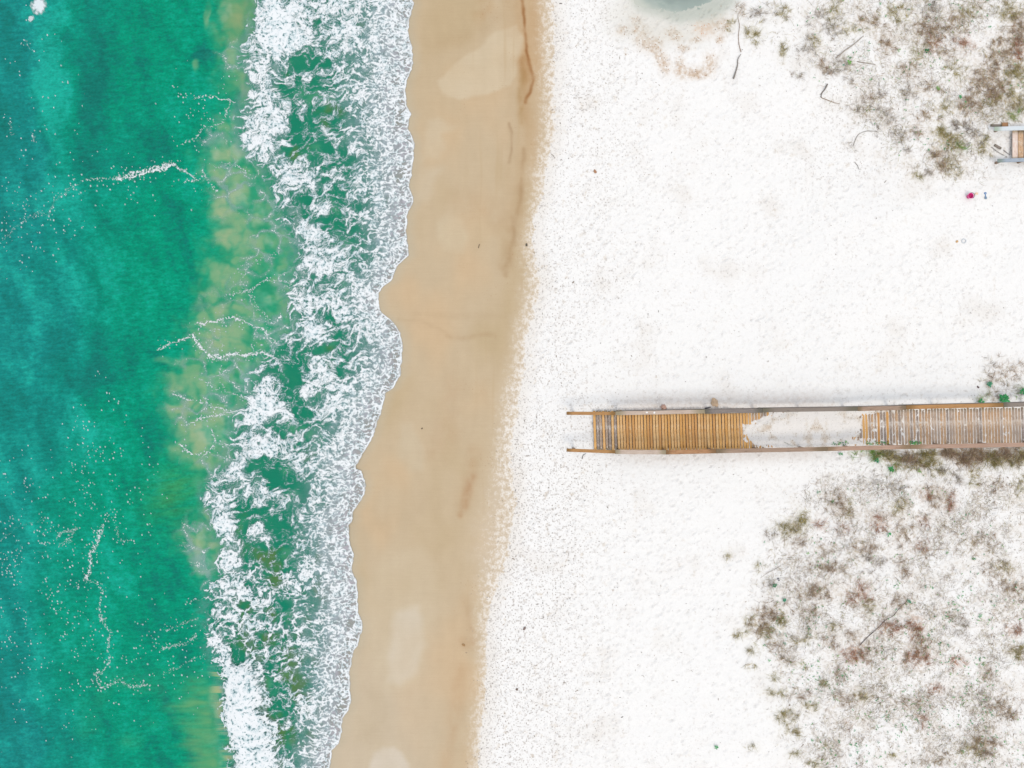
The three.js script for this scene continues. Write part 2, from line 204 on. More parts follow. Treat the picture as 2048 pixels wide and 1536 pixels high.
{
  const N = 2048, c8 = new Uint8Array(N * N * 4), b8 = new Uint8Array(N * N * 4);
  const boxes = patches.map((l) => boxOf(l, 14)), sb = stains.map((s) => boxOf(s.slice(3), s[0] * 3)), lines = stains.map((s) => s.slice(3));
  const col = [0, 0, 0];
  for (let j = 0; j < N; j++) for (let i = 0; i < N; i++) {
    const x = lerp(SX0, SX1, (i + 0.5) / N), z = lerp(SZ0, SZ1, (j + 0.5) / N), h = sandBase(x, z), k = PPM * CAM_H / (CAM_H - h), px = 1024 + x * k, py = 768 + z * k;
    const dx = px - dryPx(py), dm = px - damPx(py), o = (j * N + i) * 4;
    let bump = 0.5, grain = hash(i, j, 11) - 0.5;
    const rag = 9 * fbm(px * 0.05, py * 0.05, 3) + 7 * noise(px * 0.19, py * 0.19) + 4 * noise(px * 0.4, py * 0.4);
    const dry = sst(-3, 3, dx + rag);
    if (dry < 1) {                                  // wet sand
      col[0] = 204; col[1] = 183; col[2] = 151;
      const big = fbm(px * 0.006, py * 0.004 + 3, 3);
      mix3(col, [198, 176, 140], sst(0, 0.5, big)); mix3(col, [211, 183, 146], sst(0, 0.5, -big) * 0.8);
      mix3(col, [208, 194, 173], sst(1000, 1500, py) * 0.55 * sst(960, 760, px)); mix3(col, [196, 172, 134], sst(420, 0, py) * 0.45 * sst(1000, 880, px));
      mix3(col, [192, 156, 112], 0.6 * sst(985, 1060, px + 20 * big) * sst(640, 60, py) * (0.8 + 0.8 * noise(px * 0.05, py * 0.006)));
      mix3(col, [196, 184, 160], sst(26, 0, px - edgePx(py)) * 0.6);
      const wob = [9 * fbm(px * 0.018, py * 0.018, 3), 9 * fbm(px * 0.018 + 9, py * 0.018, 3)];
      for (let q = 0; q < patches.length; q++) { const B = boxes[q]; if (px < B[0] || px > B[1] || py < B[2] || py > B[3]) continue;
        const ux = px + wob[0], uy = py + wob[1], e = segDist(ux, uy, patches[q].concat(patches[q][0], patches[q][1])), s = inside(patches[q], ux, uy) ? 1 : -1, soft = [5, 8, 10, 9, 14, 10, 16, 11, 8][q]; mix3(col, patchTone[q], sst(-soft, soft, e * s) * [.75, .6, .5, .55, .5, .5, .5, .6, .6][q] * (0.9 + 0.5 * noise(px * 0.02, py * 0.02))); }
      for (let q = 0; q < stains.length; q++) { const B = sb[q]; if (px < B[0] || px > B[1] || py < B[2] || py > B[3]) continue;
        const d = segDist(px + wob[0] * 0.8, py + wob[1] * 0.8, lines[q]) / stains[q][0]; mix3(col, stains[q][2], stains[q][1] * Math.exp(-d * d * 0.9) * clamp(0.8 + 0.9 * fbm(px * 0.05, py * 0.03, 3))); }
      const st = noise(px * 0.011 + 2, py * 0.35) * 1.6 + noise(px * 0.07, py * 0.012 + 7) * 2; const mot = 3.2 * fbm(px * 0.05, py * 0.035 + 4, 4) + 2.2 * noise(px * 0.03, py * 0.5); for (let c = 0; c < 3; c++) col[c] += st + mot + grain * 5;
      const tide = noise(px * 0.09 + 0.7 * noise(px * 0.02, py * 0.008), py * 0.0045); mix3(col, [190, 163, 122], sst(0.25, 0.6, tide) * 0.3 * sst(900, 1000, px));
      // drying, trodden band below the dry sand
      const t = sst(-26, 30, dm + 12 * fbm(px * 0.03, py * 0.03, 3));
      if (t > 0) { const m = fbm(px * 0.11, py * 0.11, 3) + 0.6 * noise(px * 0.33, py * 0.33);
        const up = sst(-70, 5, dx); mix3(col, [219, 204, 184], t * (0.5 + 0.35 * up)); mix3(col, [248, 243, 236], t * (0.25 + 0.75 * up) * sst(-0.1, 0.75, m + 0.5 * up - 0.15)); mix3(col, [202, 184, 162], t * 0.5 * sst(0.2, 0.7, -m)); bump += t * 0.25 * m; }
      const lit = sst(0.38, 0.5, noise(px * 0.3, py * 0.3)) * sst(0.1, 0.45, noise(px * 0.02 + 4, py * 0.02)) * sst(860, 960, px);
      mix3(col, [165, 125, 85], lit * 0.4);
    }
    if (dry > 0) {                                  // dry white sand
      const w = [254, 253.5, 252.5], f = fbm(px * 0.012, py * 0.012 + 20, 4);
      mix3(w, [246, 243, 239], sst(0.1, 0.6, f) * 0.8);
      mix3(w, [238, 231, 222], sst(40, 0, dx) * 0.5);
      const south = sst(700, 1000, py), near = sst(330, 0, dx) * (0.55 + 0.45 * south), veg = sst(1480, 1700, px) * (py < 360 || py > 900 ? 1 : 0.3), dirtShade = clamp(0.30 + near + 0.35 * veg + 0.5 * f);  // grey mottling: real debris, plus shade of footprints put into the colour
      const m = fbm(px * 0.13 + 40, py * 0.13, 3) + 0.5 * noise(px * 0.37, py * 0.37);
      mix3(w, [205, 199, 194], sst(0.12, 0.7, m) * dirtShade * 0.9); mix3(w, [222, 208, 190], sst(0.3, 0.8, fbm(px * 0.05 + 9, py * 0.05, 3) + 0.3 * m) * dirtShade * 0.6);
      const sp = noise(px * 0.31 + 100, py * 0.31); mix3(w, [168, 160, 154], sst(0.36, 0.6, sp + 0.22 * (dirtShade - 0.5)) * dirtShade * 0.9); mix3(w, [190, 184, 180], sst(0.35, 0.6, noise(px * 0.17 + 31, py * 0.14)) * dirtShade * 0.6);
      for (let q = 0; q < mossy.length; q += 4) { const ux = (px - mossy[q]) / mossy[q + 2], uy = (py - mossy[q + 1]) / mossy[q + 3], r = ux * ux + uy * uy; if (r < 5) mix3(w, q === 20 ? [222, 160, 118] : [205, 178, 152], Math.exp(-r * 0.8) * clamp(0.65 + 1.1 * m) * 0.75); }
      { const r = Math.hypot((px - 1340) / 150, (py - 30) / 75) + 0.25 * f; mix3(w, [224, 221, 210], sst(1.15, 0.5, r) * 0.55); }
      { const r = Math.hypot((px - 1370) / 120, (py + 16) / 70) + 0.2 * f; mix3(w, [196, 202, 192], sst(1.05, 0.7, r) * 0.8); }
      const al = Math.abs(py - 860 + (px - 1133) * 0.016); mix3(w, [226, 216, 208], sst(85, 45, al) * sst(1200, 1300, px) * sst(1720, 1600, px) * (0.35 + 0.5 * clamp(m + 0.4)));
      if (px > 1420) { const hz = veg * clamp(0.2 + 1.2 * fbm(px * 0.02 + 2, py * 0.02, 4)) * (py < 400 ? sst(1480, 1620, px - 0.5 * py) : sst(930, 1000, py) * sst(1480, 1600, px)); mix3(w, [222, 212, 200], hz * clamp(0.6 + m) * 0.8); const gx = clamp(Math.floor((px + 6 * m - 1420) / LG), 0, lgx - 1), gy = clamp(Math.floor((py + 50 + 6 * noise(px * 0.1, py * 0.1)) / LG), 0, lgy - 1), q = (gy * lgx + gx) * 4, a = litter[q]; if (a > 0.02) mix3(w, [litter[q + 1] / a, litter[q + 2] / a, litter[q + 3] / a], clamp(a * 0.55) * clamp(0.4 + 1.2 * m + 0.7 * noise(px * 0.25, py * 0.25))); }
      for (let c = 0; c < 3; c++) w[c] += grain * 4;
      mix3(col, w, dry); bump += dry * (0.32 * m + 0.2 * noise(px * 0.6, py * 0.6) + grain * 0.12);
    }
    for (let c = 0; c < 3; c++) c8[o + c] = A8[clamp(Math.round(col[c]), 0, 255)];
    c8[o + 3] = 255; const b = clamp(bump) * 255; b8[o] = b8[o + 1] = b8[o + 2] = b; b8[o + 3] = 255;
  }
  const xs = spaced(-9, 24, 0.06, -900, 900), zs = spaced(-17.6, 17.6, 0.06, -900, 900);
  const g = sheet(xs.length, zs.length, (i, j) => [xs[i], sandH(xs[i], zs[j]), zs[j], (xs[i] - drift(zs[j]) - SX0) / (SX1 - SX0), (zs[j] - SZ0) / (SZ1 - SZ0)]);
  const m = new THREE.MeshStandardMaterial({ map: dataTex(c8, N, N, true), bumpMap: dataTex(b8, N, N), bumpScale: 0.03, roughness: 0.95 });
  tag(mesh('sand', g, m), 'beach of tan wet sand by the water and bright white dry sand', 'sand', null, 'structure');
}

// ---------------------------------------------------------------- sea and foam
const WX0 = -25, WX1 = -3, WZ0 = -18, WZ1 = 18;
// thick or missing foam: x, y, half-width, half-height, turn in degrees, amount
const dense = [560, 25, 48, 40, 0, .5, 545, 88, 45, 34, 20, .45, 600, 75, 30, 34, 0, .4, 690, 78, 34, 40, 0, .45, 690, 15, 60, 20, 0, .35, 520, 165, 34, 24, 0, .35, 548, 245, 34, 46, -15, .55, 500, 262, 18, 26, 0, .25, 520, 295, 34, 16, 20, .3,
  600, 358, 46, 15, 10, .45, 640, 415, 26, 12, 40, .3, 618, 457, 30, 18, 30, .4, 650, 520, 30, 22, 20, .45, 617, 577, 30, 26, 0, .3, 700, 565, 40, 18, 20, .3, 633, 660, 30, 26, -20, .45, 717, 632, 50, 26, 25, .4, 533, 817, 34, 52, -35, .55, 575, 830, 14, 22, 0, .35, 640, 740, 24, 24, 0, .45, 618, 780, 20, 20, 0, .4, 680, 790, 40, 30, 0, .25, 520, 893, 20, 22, 0, .45, 482, 930, 18, 30, 20, .35, 513, 985, 34, 22, 0, .4, 443, 950, 20, 22, 0, .25, 428, 1000, 18, 18, 0, .35, 585, 908, 44, 16, 20, .42, 450, 1044, 20, 24, 0, .4, 460, 1078, 20, 22, 0, .38, 452, 1118, 26, 16, 0, .35, 517, 1055, 20, 20, 0, .35, 520, 1200, 70, 14, 20, .25, 600, 1155, 60, 12, -20, .15, 470, 1185, 26, 30, 0, .2,
  483, 1375, 36, 44, 0, .8, 505, 1480, 34, 70, 0, .8, 440, 1300, 14, 60, -28, .5, 462, 1440, 18, 60, 0, .35, 520, 1560, 40, 40, 0, .6, 575, 1262, 46, 10, 30, .25,
  610, 118, 22, 18, 0, -.5, 738, 70, 14, 40, 0, -.55, 592, 185, 24, 14, -10, -.45, 588, 262, 16, 36, 0, -.7, 650, 125, 22, 10, 0, -.35, 650, 225, 60, 40, 0, -.2, 660, 310, 60, 26, 20, -.15, 602, 415, 24, 18, 0, -.55, 585, 480, 18, 18, 0, -.55, 662, 447, 16, 12, 30, -.4, 690, 482, 18, 12, 30, -.4, 660, 633, 17, 10, 20, -.6, 590, 722, 13, 15, 0, -.7, 678, 743, 11, 12, 0, -.6, 623, 702, 22, 12, 0, -.45, 592, 800, 14, 50, -8, -.8, 568, 855, 26, 16, 20, -.65, 508, 922, 26, 20, 0, -.5, 560, 940, 32, 13, 25, -.55, 600, 978, 22, 13, 0, -.5, 542, 968, 22, 14, 0, -.55, 580, 757, 20, 12, 0, -.55,
  485, 1050, 10, 40, 0, -.7, 560, 1050, 26, 20, 0, -.35, 567, 1104, 22, 20, 0, -.4, 565, 1214, 20, 16, 0, -.6, 627, 1194, 18, 12, 0, -.4, 475, 1310, 16, 20, 20, -.7, 528, 1100, 20, 14, 0, -.35, 540, 1385, 22, 30, 0, -.45, 548, 1425, 24, 14, 0, -.4, 580, 1480, 24, 20, 0, -.45, 600, 1370, 24, 10, 0, -.3, 490, 1205, 14, 14, 0, -.4];
const blobs = []; for (let i = 0; i < dense.length; i += 6) { const t = dense[i + 4] * Math.PI / 180; blobs.push([dense[i], dense[i + 1], 1 / dense[i + 2], 1 / dense[i + 3], Math.cos(t), Math.sin(t), dense[i + 5], 2.3 * Math.max(dense[i + 2], dense[i + 3])]); }
// loose lines of foam: half-width, strength, x, y pairs
const threads = [
  [5, .7, 225, 357, 255, 351, 290, 347, 318, 335, 350, 330], [3, .95, 238, 356, 262, 357, 285, 348, 320, 340, 345, 333], [3, .85, 262, 346, 290, 342, 312, 334, 330, 328], [3, .7, 350, 330, 372, 345, 395, 358, 372, 366], [3, .6, 170, 360, 200, 358, 225, 356], [5, .45, 10, 478, 50, 442, 82, 424, 95, 434, 112, 400, 150, 372, 170, 358],
  [3, .7, 383, 196, 430, 194, 470, 206], [3, .6, 462, 206, 445, 250, 410, 256, 395, 275, 366, 290], [3, .6, 405, 340, 420, 365, 434, 382], [3, .55, 430, 335, 470, 330, 500, 350],
  [4, .85, 388, 668, 398, 692, 420, 712, 440, 715, 462, 708, 490, 712, 530, 703, 556, 720], [4, .7, 318, 698, 350, 684, 388, 672], [4, .75, 398, 648, 440, 640, 468, 634, 500, 648, 530, 664, 556, 690], [3, .6, 500, 530, 482, 560, 500, 590, 520, 620, 540, 640],
  [3, .65, 345, 790, 380, 800, 410, 806, 440, 818, 470, 826], [4, .7, 372, 850, 400, 836, 440, 830, 475, 822], [3, .7, 362, 888, 376, 904, 410, 908, 432, 886, 425, 860], [3, .6, 400, 760, 440, 780, 490, 796], [3, .5, 470, 540, 520, 520, 560, 500], [3, .6, 460, 590, 500, 580, 530, 560, 575, 562],
  [3, .5, 430, 900, 450, 930, 470, 960], [3, .55, 445, 730, 440, 760, 455, 790], [3, .5, 516, 660, 505, 690, 530, 720], [3, .5, 410, 660, 440, 660, 445, 690, 420, 705],
  [5, .7, 205, 1050, 195, 1080, 180, 1110, 181, 1142, 172, 1160], [4, .6, 172, 1160, 190, 1165, 206, 1182, 198, 1215, 203, 1246, 222, 1262, 214, 1300, 220, 1322, 205, 1342, 190, 1348, 200, 1376, 238, 1362, 262, 1372, 300, 1371],
  [5, .55, 112, 1078, 120, 1066, 150, 1056, 140, 1080, 120, 1090], [5, .6, 325, 1298, 350, 1292, 375, 1288, 392, 1270], [4, .5, 330, 1260, 368, 1246, 398, 1236], [4, .5, 335, 1345, 385, 1318, 410, 1310], [3, .5, 372, 1205, 415, 1194], [4, .4, 0, 1080, 40, 1052, 90, 1036], [5, .5, 230, 1052, 240, 1082, 262, 1080],
  [4, .5, 20, 245, 25, 268], [4, .5, 66, 268, 70, 284], [3, .45, 50, 80, 60, 98], [3, .35, 60, 200, 55, 240], [6, .35, 155, 850, 175, 900, 165, 960, 190, 1010], [4, .35, 0, 1130, 40, 1090, 100, 1110],
];
const tBox = threads.map((t) => boxOf(t.slice(2), 34)), tLine = threads.map((t) => t.slice(2));
// flecks of foam scattered on open water: x, y, half-width, half-height, density
const flecks = [50, 1110, 80, 70, .75, 190, 1040, 80, 60, .8, 150, 1200, 90, 60, .5, 60, 1270, 90, 70, .5, 200, 1330, 70, 60, .45, 130, 1280, 90, 80, .4, 30, 450, 70, 60, .65, 110, 420, 60, 40, .5, 90, 170, 60, 120, .16, 200, 920, 50, 90, .55, 60, 960, 90, 60, .25, 330, 1300, 70, 70, .4, 150, 1380, 160, 50, .22, 250, 910, 50, 50, .3, 420, 220, 60, 60, .4, 290, 370, 80, 40, .25, 90, 330, 80, 60, .2, 70, 1420, 120, 70, .12, 400, 330, 40, 60, .3, 265, 1355, 50, 20, .5, 10, 1180, 50, 50, .5];
const seaY = (x, z) => 0.10 * noise(x * 0.22 + 0.05 * z, z * 0.07) + 0.03 * noise(x * 0.9, z * 0.6);
const clouds = [362, 792, 26, 32, 1, 350, 825, 18, 30, .6, 392, 815, 34, 16, .8, 430, 828, 30, 16, .7, 392, 872, 40, 28, .95, 380, 902, 34, 22, .7, 425, 862, 30, 24, .5, 402, 768, 24, 16, .6, 432, 305, 20, 26, .9, 470, 305, 34, 14, .8, 455, 350, 34, 14, .7, 468, 385, 26, 20, .9, 448, 415, 20, 20, .8, 440, 435, 16, 14, .8, 470, 450, 30, 30, .6, 448, 472, 24, 16, .9, 490, 490, 44, 14, .7, 530, 440, 36, 24, .45, 455, 548, 26, 24, .6, 430, 586, 18, 18, .9, 470, 610, 36, 24, .6, 440, 620, 12, 12, .8, 425, 670, 40, 34, .75, 460, 680, 40, 30, .6, 380, 645, 16, 10, .6, 340, 720, 24, 8, .6, 470, 100, 18, 60, .5, 490, 180, 14, 30, .7, 418, 35, 8, 24, .6, 478, 20, 20, 40, .5, 410, 925, 18, 12, .5, 412, 1025, 8, 14, .9, 388, 1068, 20, 14, .8, 392, 1100, 18, 22, .8, 408, 1130, 18, 16, .7, 424, 1092, 10, 8, .8, 390, 132, 6, 12, .6, 425, 1392, 12, 18, .7, 590, 610, 24, 40, .3];
// broad light and dark passages of the open water: x, y, half-width, half-height, slant, amount
const tints = [95, 60, 45, 110, -0.15, .7, 110, 230, 40, 110, -0.1, .8, 170, 170, 45, 190, 0, -.7, 25, 180, 40, 160, 0, -.4, 90, 400, 110, 45, 0.6, .6, 20, 560, 60, 60, 0, .3, 200, 560, 90, 90, 0.4, .35, 185, 740, 40, 70, 0.3, -.8, 300, 330, 90, 40, 0.3, -.35, 330, 460, 60, 60, 0, -.3, 170, 860, 40, 60, -0.3, .8, 300, 960, 40, 50, 0, .3, 330, 880, 40, 60, 0, -.35, 250, 1150, 60, 60, 0, .5, 285, 1110, 60, 60, 0, -.4, 310, 1260, 60, 60, 0, -.3, 60, 1130, 120, 100, 0, .25, 110, 1300, 120, 60, 0, .25, 20, 1330, 60, 30, 0, -.5, 380, 180, 50, 60, 0, .3, 405, 110, 25, 12, 0, -.9, 380, 350, 40, 40, 0, .5, 60, 930, 100, 60, 0.2, .3, 260, 120, 60, 80, 0, -.35];
function laceOpen(px, py, w1, w2) {
  const qx = px + 17 * w1 + 7 * noise(px * 0.07, py * 0.07) + 3 * noise(px * 0.19, py * 0.19), qy = py + 17 * w2 + 7 * noise(px * 0.07 + 20, py * 0.07) + 3 * noise(px * 0.19 + 8, py * 0.19), lx = qx * 0.94 - qy * 0.34, ly = qx * 0.34 + qy * 0.94;
  worley(lx / 28, ly / 19, 3); const a = F2 - F1; worley(lx / 11, ly / 8, 4);
  return 0.40 * a + 0.34 * (F2 - F1) + 0.55 * Math.abs(fbm(lx * 0.045, ly * 0.07, 4));
}
function laceStreak(px, py, w1, w2) {                // drawn-out filaments: a ridged fractal
  const qx = px + 26 * w1 + 9 * noise(px * 0.05, py * 0.05), qy = py + 26 * w2 + 9 * noise(px * 0.05 + 20, py * 0.05);
  let x = (qx * 0.92 - qy * 0.38) / 39, y = (qx * 0.38 + qy * 0.92) / 22, v = 0, w = 1, a = 1;
  for (let o = 0; o < 5; o++) { let n = 1 - Math.abs(noise(x + o * 7.7, y - o * 3.1)) * 1.7; n = Math.max(0, n); n *= n; v += a * n * w; w = clamp(n * 1.6 + 0.12); a *= 0.74; x *= 2.05; y *= 2.05; }
  return clamp(2.2 - v, 0, 1.99);
}
function laceShore(px, py, w1, w2) {
  const lx = px + 12 * w1 + 4 * noise(px * 0.11, py * 0.11), ly = py + 12 * w2 + 4 * noise(px * 0.11 + 20, py * 0.11);
  worley((lx + 0.3 * ly) / 17, ly / 9, 5); const a = F2 - F1; worley((lx - 0.2 * ly) / 8.5, ly / 6, 6);
  return 0.42 * a + 0.4 * (F2 - F1) + 0.45 * Math.abs(noise(lx * 0.09, ly * 0.15));
}
function shares(f) {                                // the share of the field below a value
  const v = []; for (let k = 0; k < 30000; k++) { const px = hash(k, 1) * 900, py = hash(k, 2) * 1500; v.push(f(px, py, fbm(px * 0.018, py * 0.018, 3), fbm(px * 0.018 + 31, py * 0.018 + 7, 3))); }
  v.sort((a, b) => a - b); const t = new Float32Array(600);
  for (let k = 0, n = 0; k < 600; k++) { while (n < v.length && v[n] < k / 300) n++; t[k] = n / v.length; }
  return (e) => { const q = clamp(e * 300, 0, 598.9), a = q | 0; return lerp(t[a], t[a + 1], q - a); };
}
const cdfOpen = shares(laceOpen), cdfShore = shares(laceShore), cdfStreak = shares(laceStreak);
let foamAt;                                         // foam cover on a grid, for the relief of the foam
const FG = 0.07, fnx = Math.round((WX1 - WX0) / FG), fnz = Math.round((WZ1 - WZ0) / FG);
{
  const N = 2048, s8 = new Uint8Array(N * N * 4), f8 = new Uint8Array(N * N * 4), b8 = new Uint8Array(N * N * 4), foam = new Float32Array(fnx * fnz);
  const sea = [0, 0, 0];
  for (let j = 0; j < N; j++) for (let i = 0; i < N; i++) {
    const x = lerp(WX0, WX1, (i + 0.5) / N), z = lerp(WZ0, WZ1, (j + 0.5) / N), px = 1024 + x * PPM, py = 768 + z * PPM, o = (j * N + i) * 4, yc = clamp(py, -75, 1615);
    const xe = edgePx(yc), xl = foamPx(yc), xp = plumePx(yc);
    let alpha = 0, tone = 0.8, warm = 0, bump = 0.5;
    sea[0] = sea[1] = sea[2] = 120;
    if (px < xe + 8) {
      const w1 = fbm(px * 0.018, py * 0.018, 3), w2 = fbm(px * 0.018 + 31, py * 0.018 + 7, 3);
      const t = (px - xl) / (xe - xl);
      // ---- body of the water
      const big = fbm(px * 0.0045 + 0.15 * w1, py * 0.0035, 4), str = fbm(px * 0.02 - py * 0.006, py * 0.009 + 11, 4), rip = fbm(px * 0.05 + py * 0.02, py * 0.16, 3);
      sea[0] = 0; sea[1] = 150; sea[2] = 117;
      const deep = sst(330, 20, px + 180 * big) * (0.45 + 0.55 * sst(900, 300, py)) + 0.6 * sst(1330, 1500, py) * sst(200, 0, px) + 0.4 * sst(180, 40, px + 120 * big);
      mix3(sea, [24, 134, 132], clamp(deep) * 0.9);
      let shade = 0; for (let q = 0; q < tints.length; q += 6) { const ux = px + 30 * w1 - tints[q], uy = py + 30 * w2 - tints[q + 1], c = tints[q + 4], u = (ux + c * uy) / tints[q + 2], v = uy / tints[q + 3], r = u * u + v * v; if (r < 5) shade += 1.3 * tints[q + 5] * Math.exp(-r); }
      shade += 0.5 * sst(0.0, 0.5, str) * sst(480, 60, px) - 0.55 * sst(0.0, 0.5, -str);
      shade += 0.5 * fbm(px * 0.035 - py * 0.02, py * 0.03 + 0.012 * px + 5, 4);
      shade += 0.55 * noise(px * 0.08 + py * 0.03, py * 0.13) + 0.35 * noise(px * 0.19, py * 0.27 - px * 0.05);
      mix3(sea, [36, 182, 164], clamp(shade) * 0.72); mix3(sea, [20, 120, 110], clamp(-shade) * 0.85);
      mix3(sea, [74, 164, 120], 0.55 * sst(0, 0.5, fbm(px * 0.008 + 3, py * 0.01 + 60, 3)) * sst(1250, 1480, py) * sst(100, 260, px));
      mix3(sea, [72, 150, 92], 0.75 * Math.exp(-(((px - 350) / 62) ** 2 + ((py - 985 + 0.3 * (px - 350)) / 62) ** 2)) * clamp(0.85 + fbm(px * 0.02 + py * 0.04, py * 0.06, 3)));
      const grit = hash(i, j, 31) - 0.5;
      for (let c = 0; c < 3; c++) sea[c] *= 1 + 0.13 * rip + 0.07 * str + 0.10 * noise(px * 0.21 + py * 0.08, py * 0.33) + 0.06 * grit;
      bump = 0.5 + 0.25 * rip + 0.12 * str + 0.1 * noise(px * 0.21 + py * 0.08, py * 0.33);
      // ---- clouds of stirred-up sand
      const pw = px + 22 * w1 + 7 * noise(px * 0.06, py * 0.06), pv = py + 22 * w2 + 7 * noise(px * 0.06 + 9, py * 0.06);
      worley(pw / 46, pv / 46, 1); let bil = 1 - F1; worley(pw / 22 + 5, pv / 22, 2); bil = 0.58 * bil + 0.42 * (1 - F1);
      let cl = 0; for (let q = 0; q < clouds.length; q += 5) { const ux = (px + 12 * w1 - clouds[q]) / clouds[q + 2], uy = (py + 12 * w2 - clouds[q + 1]) / clouds[q + 3], r = ux * ux + uy * uy; if (r < 4) cl += clouds[q + 4] * Math.exp(-r * r * 0.7); }
      const pd = px - xp + 40 * (bil - 0.52), pl = Math.max(sst(-44, 44, pd) * sst(1.0, 0.1, t) * sst(-8, 60, xl - xp), clamp(cl * 0.6));
      if (pl > 0) {
        const mid = sst(640, 780, py) * sst(950, 880, py), b2 = bil + 0.32 * w2 + 0.12 * noise(px * 0.11, py * 0.11);
        const core = clamp(cl) * sst(0.12, 0.6, bil + 0.2 * w2 + 0.15 * noise(px * 0.05, py * 0.05));
        mix3(sea, [66, 160, 116], pl * 0.7); mix3(sea, [126, 174, 128], pl * sst(0.36, 0.8, b2) * 0.7); mix3(sea, [176, 186, 146], clamp(core * 0.56 + pl * 0.24 * sst(0.62, 1.0, b2 + 0.25 * w1) * (0.3 + 0.7 * sst(90, 10, pd))));
        mix3(sea, [138, 156, 104], pl * 0.5 * sst(220, 60, py)); mix3(sea, [34, 148, 108], pl * (1 - core) * 0.8 * sst(0.1, 0.55, fbm(px * 0.02 + 77, py * 0.02, 3)));
        mix3(sea, [168, 198, 178], pl * 0.5 * sst(-0.5, -0.02, t) * sst(-0.1, 0.4, w1 + 0.3 * noise(px * 0.1, py * 0.1)));
      }
      if (py > 1330) mix3(sea, [112, 170, 116], 0.85 * sst(xl - 125, xl - 50, px + 50 * fbm(px * 0.008, py * 0.05, 3)) * sst(xl - 18, xl - 44, px + 8 * w1) * sst(1320, 1400, py) * clamp(0.75 + 0.8 * fbm(px * 0.01, py * 0.06 + 5, 3)));
      if (py > 1330) { const q = Math.exp(-(((px - xl + 8) / 15) ** 2)); mix3(sea, [186, 190, 136], q * 0.9 * sst(-0.15, 0.3, noise(px * 0.015, py * 0.1) + 0.4 * noise(px * 0.03, py * 0.3))); }
      // ---- water between the foam
      if (t > -0.1) {
        const k = sst(-0.05, 0.12, t + 0.1 * w1);
        mix3(sea, [24, 128, 100], k * 0.85); mix3(sea, [96, 124, 66], k * 0.8 * sst(0.1, 0.5, fbm(px * 0.016 + 8, py * 0.016, 3) + 0.4 * sst(1050, 1150, py) - 0.15) * sst(0.05, 0.3, t)); mix3(sea, [104, 168, 126], k * 0.5 * sst(0.1, 0.5, w2));
        mix3(sea, [150, 150, 126], sst(0.66, 0.95, t + 0.1 * w1) * 0.85); mix3(sea, [178, 168, 150], sst(0.88, 1, t) * 0.7);
      }
      // ---- foam cover
      let D = 0;
      if (t > -0.3 || px > xl - 50) {
        const inn = sst(-20, 22, px - xl + 22 * w1 + 12 * noise(px * 0.05, py * 0.05)), shore = sst(0.50, 0.86, t + 0.12 * w2), m1 = fbm(px * 0.017 + 4, py * 0.019, 3), m2 = fbm(px * 0.055 + 14, py * 0.055, 2);
        D = lerp(0, 0.36 + 0.09 * sst(0.3, 0, t), inn);
        let add = 0;
        const bx = px + 16 * w1 + 5 * m2, by = py + 16 * w2;
        for (let q = 0; q < blobs.length; q++) { const B = blobs[q], dx = bx - B[0], dy = by - B[1]; if (dx > B[7] || dx < -B[7] || dy > B[7] || dy < -B[7]) continue;
          const u = (dx * B[4] + dy * B[5]) * B[2], v = (-dx * B[5] + dy * B[4]) * B[3], r = u * u + v * v; if (r < 5) add += B[6] * Math.exp(-r * 0.9) * (B[6] > 0 ? 1.15 : 1); }
        D += add * (0.3 + 0.8 * inn) + inn * (0.40 * m1 + 0.2 * m2) * (1 - 0.5 * shore);
        D = clamp(lerp(D, 0.60 + 0.10 * sst(330, 60, py) + 0.16 * m2 + 0.14 * m1 + 0.35 * Math.max(0, add), shore * inn), 0, 1.1);
        // lace: walls of drawn-out cells of several sizes, set so that the share D of the water is covered
        const south = sst(1010, 1130, py + 60 * w1), eR = cdfStreak(laceStreak(px, py, w1, w2)), eO = south > 0.01 ? cdfOpen(laceOpen(px, py, w1, w2)) : 0, eS = shore > 0.01 ? cdfShore(laceShore(px, py, w1, w2)) : 0;
        const u = lerp(lerp(0.8 * eR + 0.2 * cdfOpen(laceOpen(px, py, w1, w2)), 0.75 * eO + 0.25 * eR, south), 0.65 * eS + 0.35 * eR, shore), soft = lerp(lerp(0.27, 0.17, south), 0.22, shore);
        const fine = fbm(px * 0.17, py * 0.18, 3), rid = 1 - Math.abs(fbm(px * 0.045 + 0.6 * w1, py * 0.05 + 0.6 * w2, 4)) * 2.6, hair = 1 - Math.abs(noise(px * 0.13 + 1.6 * w1 + 0.8 * m2, py * 0.15 + 1.6 * w2)) * 3.6, hair2 = 1 - Math.abs(noise(px * 0.24 - 0.09 * py + 1.2 * w2, py * 0.30 + 0.08 * px + 1.2 * w1)) * 3.4;
        let f = sst(D + soft, D - soft, u + 0.10 * fine) * sst(0.02, 0.2, D);
        f = Math.max(f, inn * (1 - shore) * Math.max(sst(0.2, 0.9, hair), 0.8 * sst(0.25, 0.95, hair2)) * sst(0.85, 0.35, u - D + 0.3) * 0.7);
        // aerated water between the filaments, pits in the thick foam
        const film = inn * lerp(clamp(0.75 * (D - 0.22) + 0.5 * (D - u) + 0.15) * clamp(0.6 + m2 + 0.5 * fine) * 0.8, 0.62 + 0.2 * m2 + 0.15 * fine, shore * sst(1.0, 0.88, t + 0.06 * w1) + 0.6 * sst(0.9, 1, t));
        const pit = sst(0.0, 0.5, -fine - 0.25 * rid + 0.05);
        f *= 1 - 0.72 * pit * sst(0.3, 0.6, D) * sst(1.6, 0.8, D); f *= lerp(1, 0.7 + 0.3 * sst(-0.1, 0.7, Math.max(hair, hair2)), sst(1.2, 0.7, D));
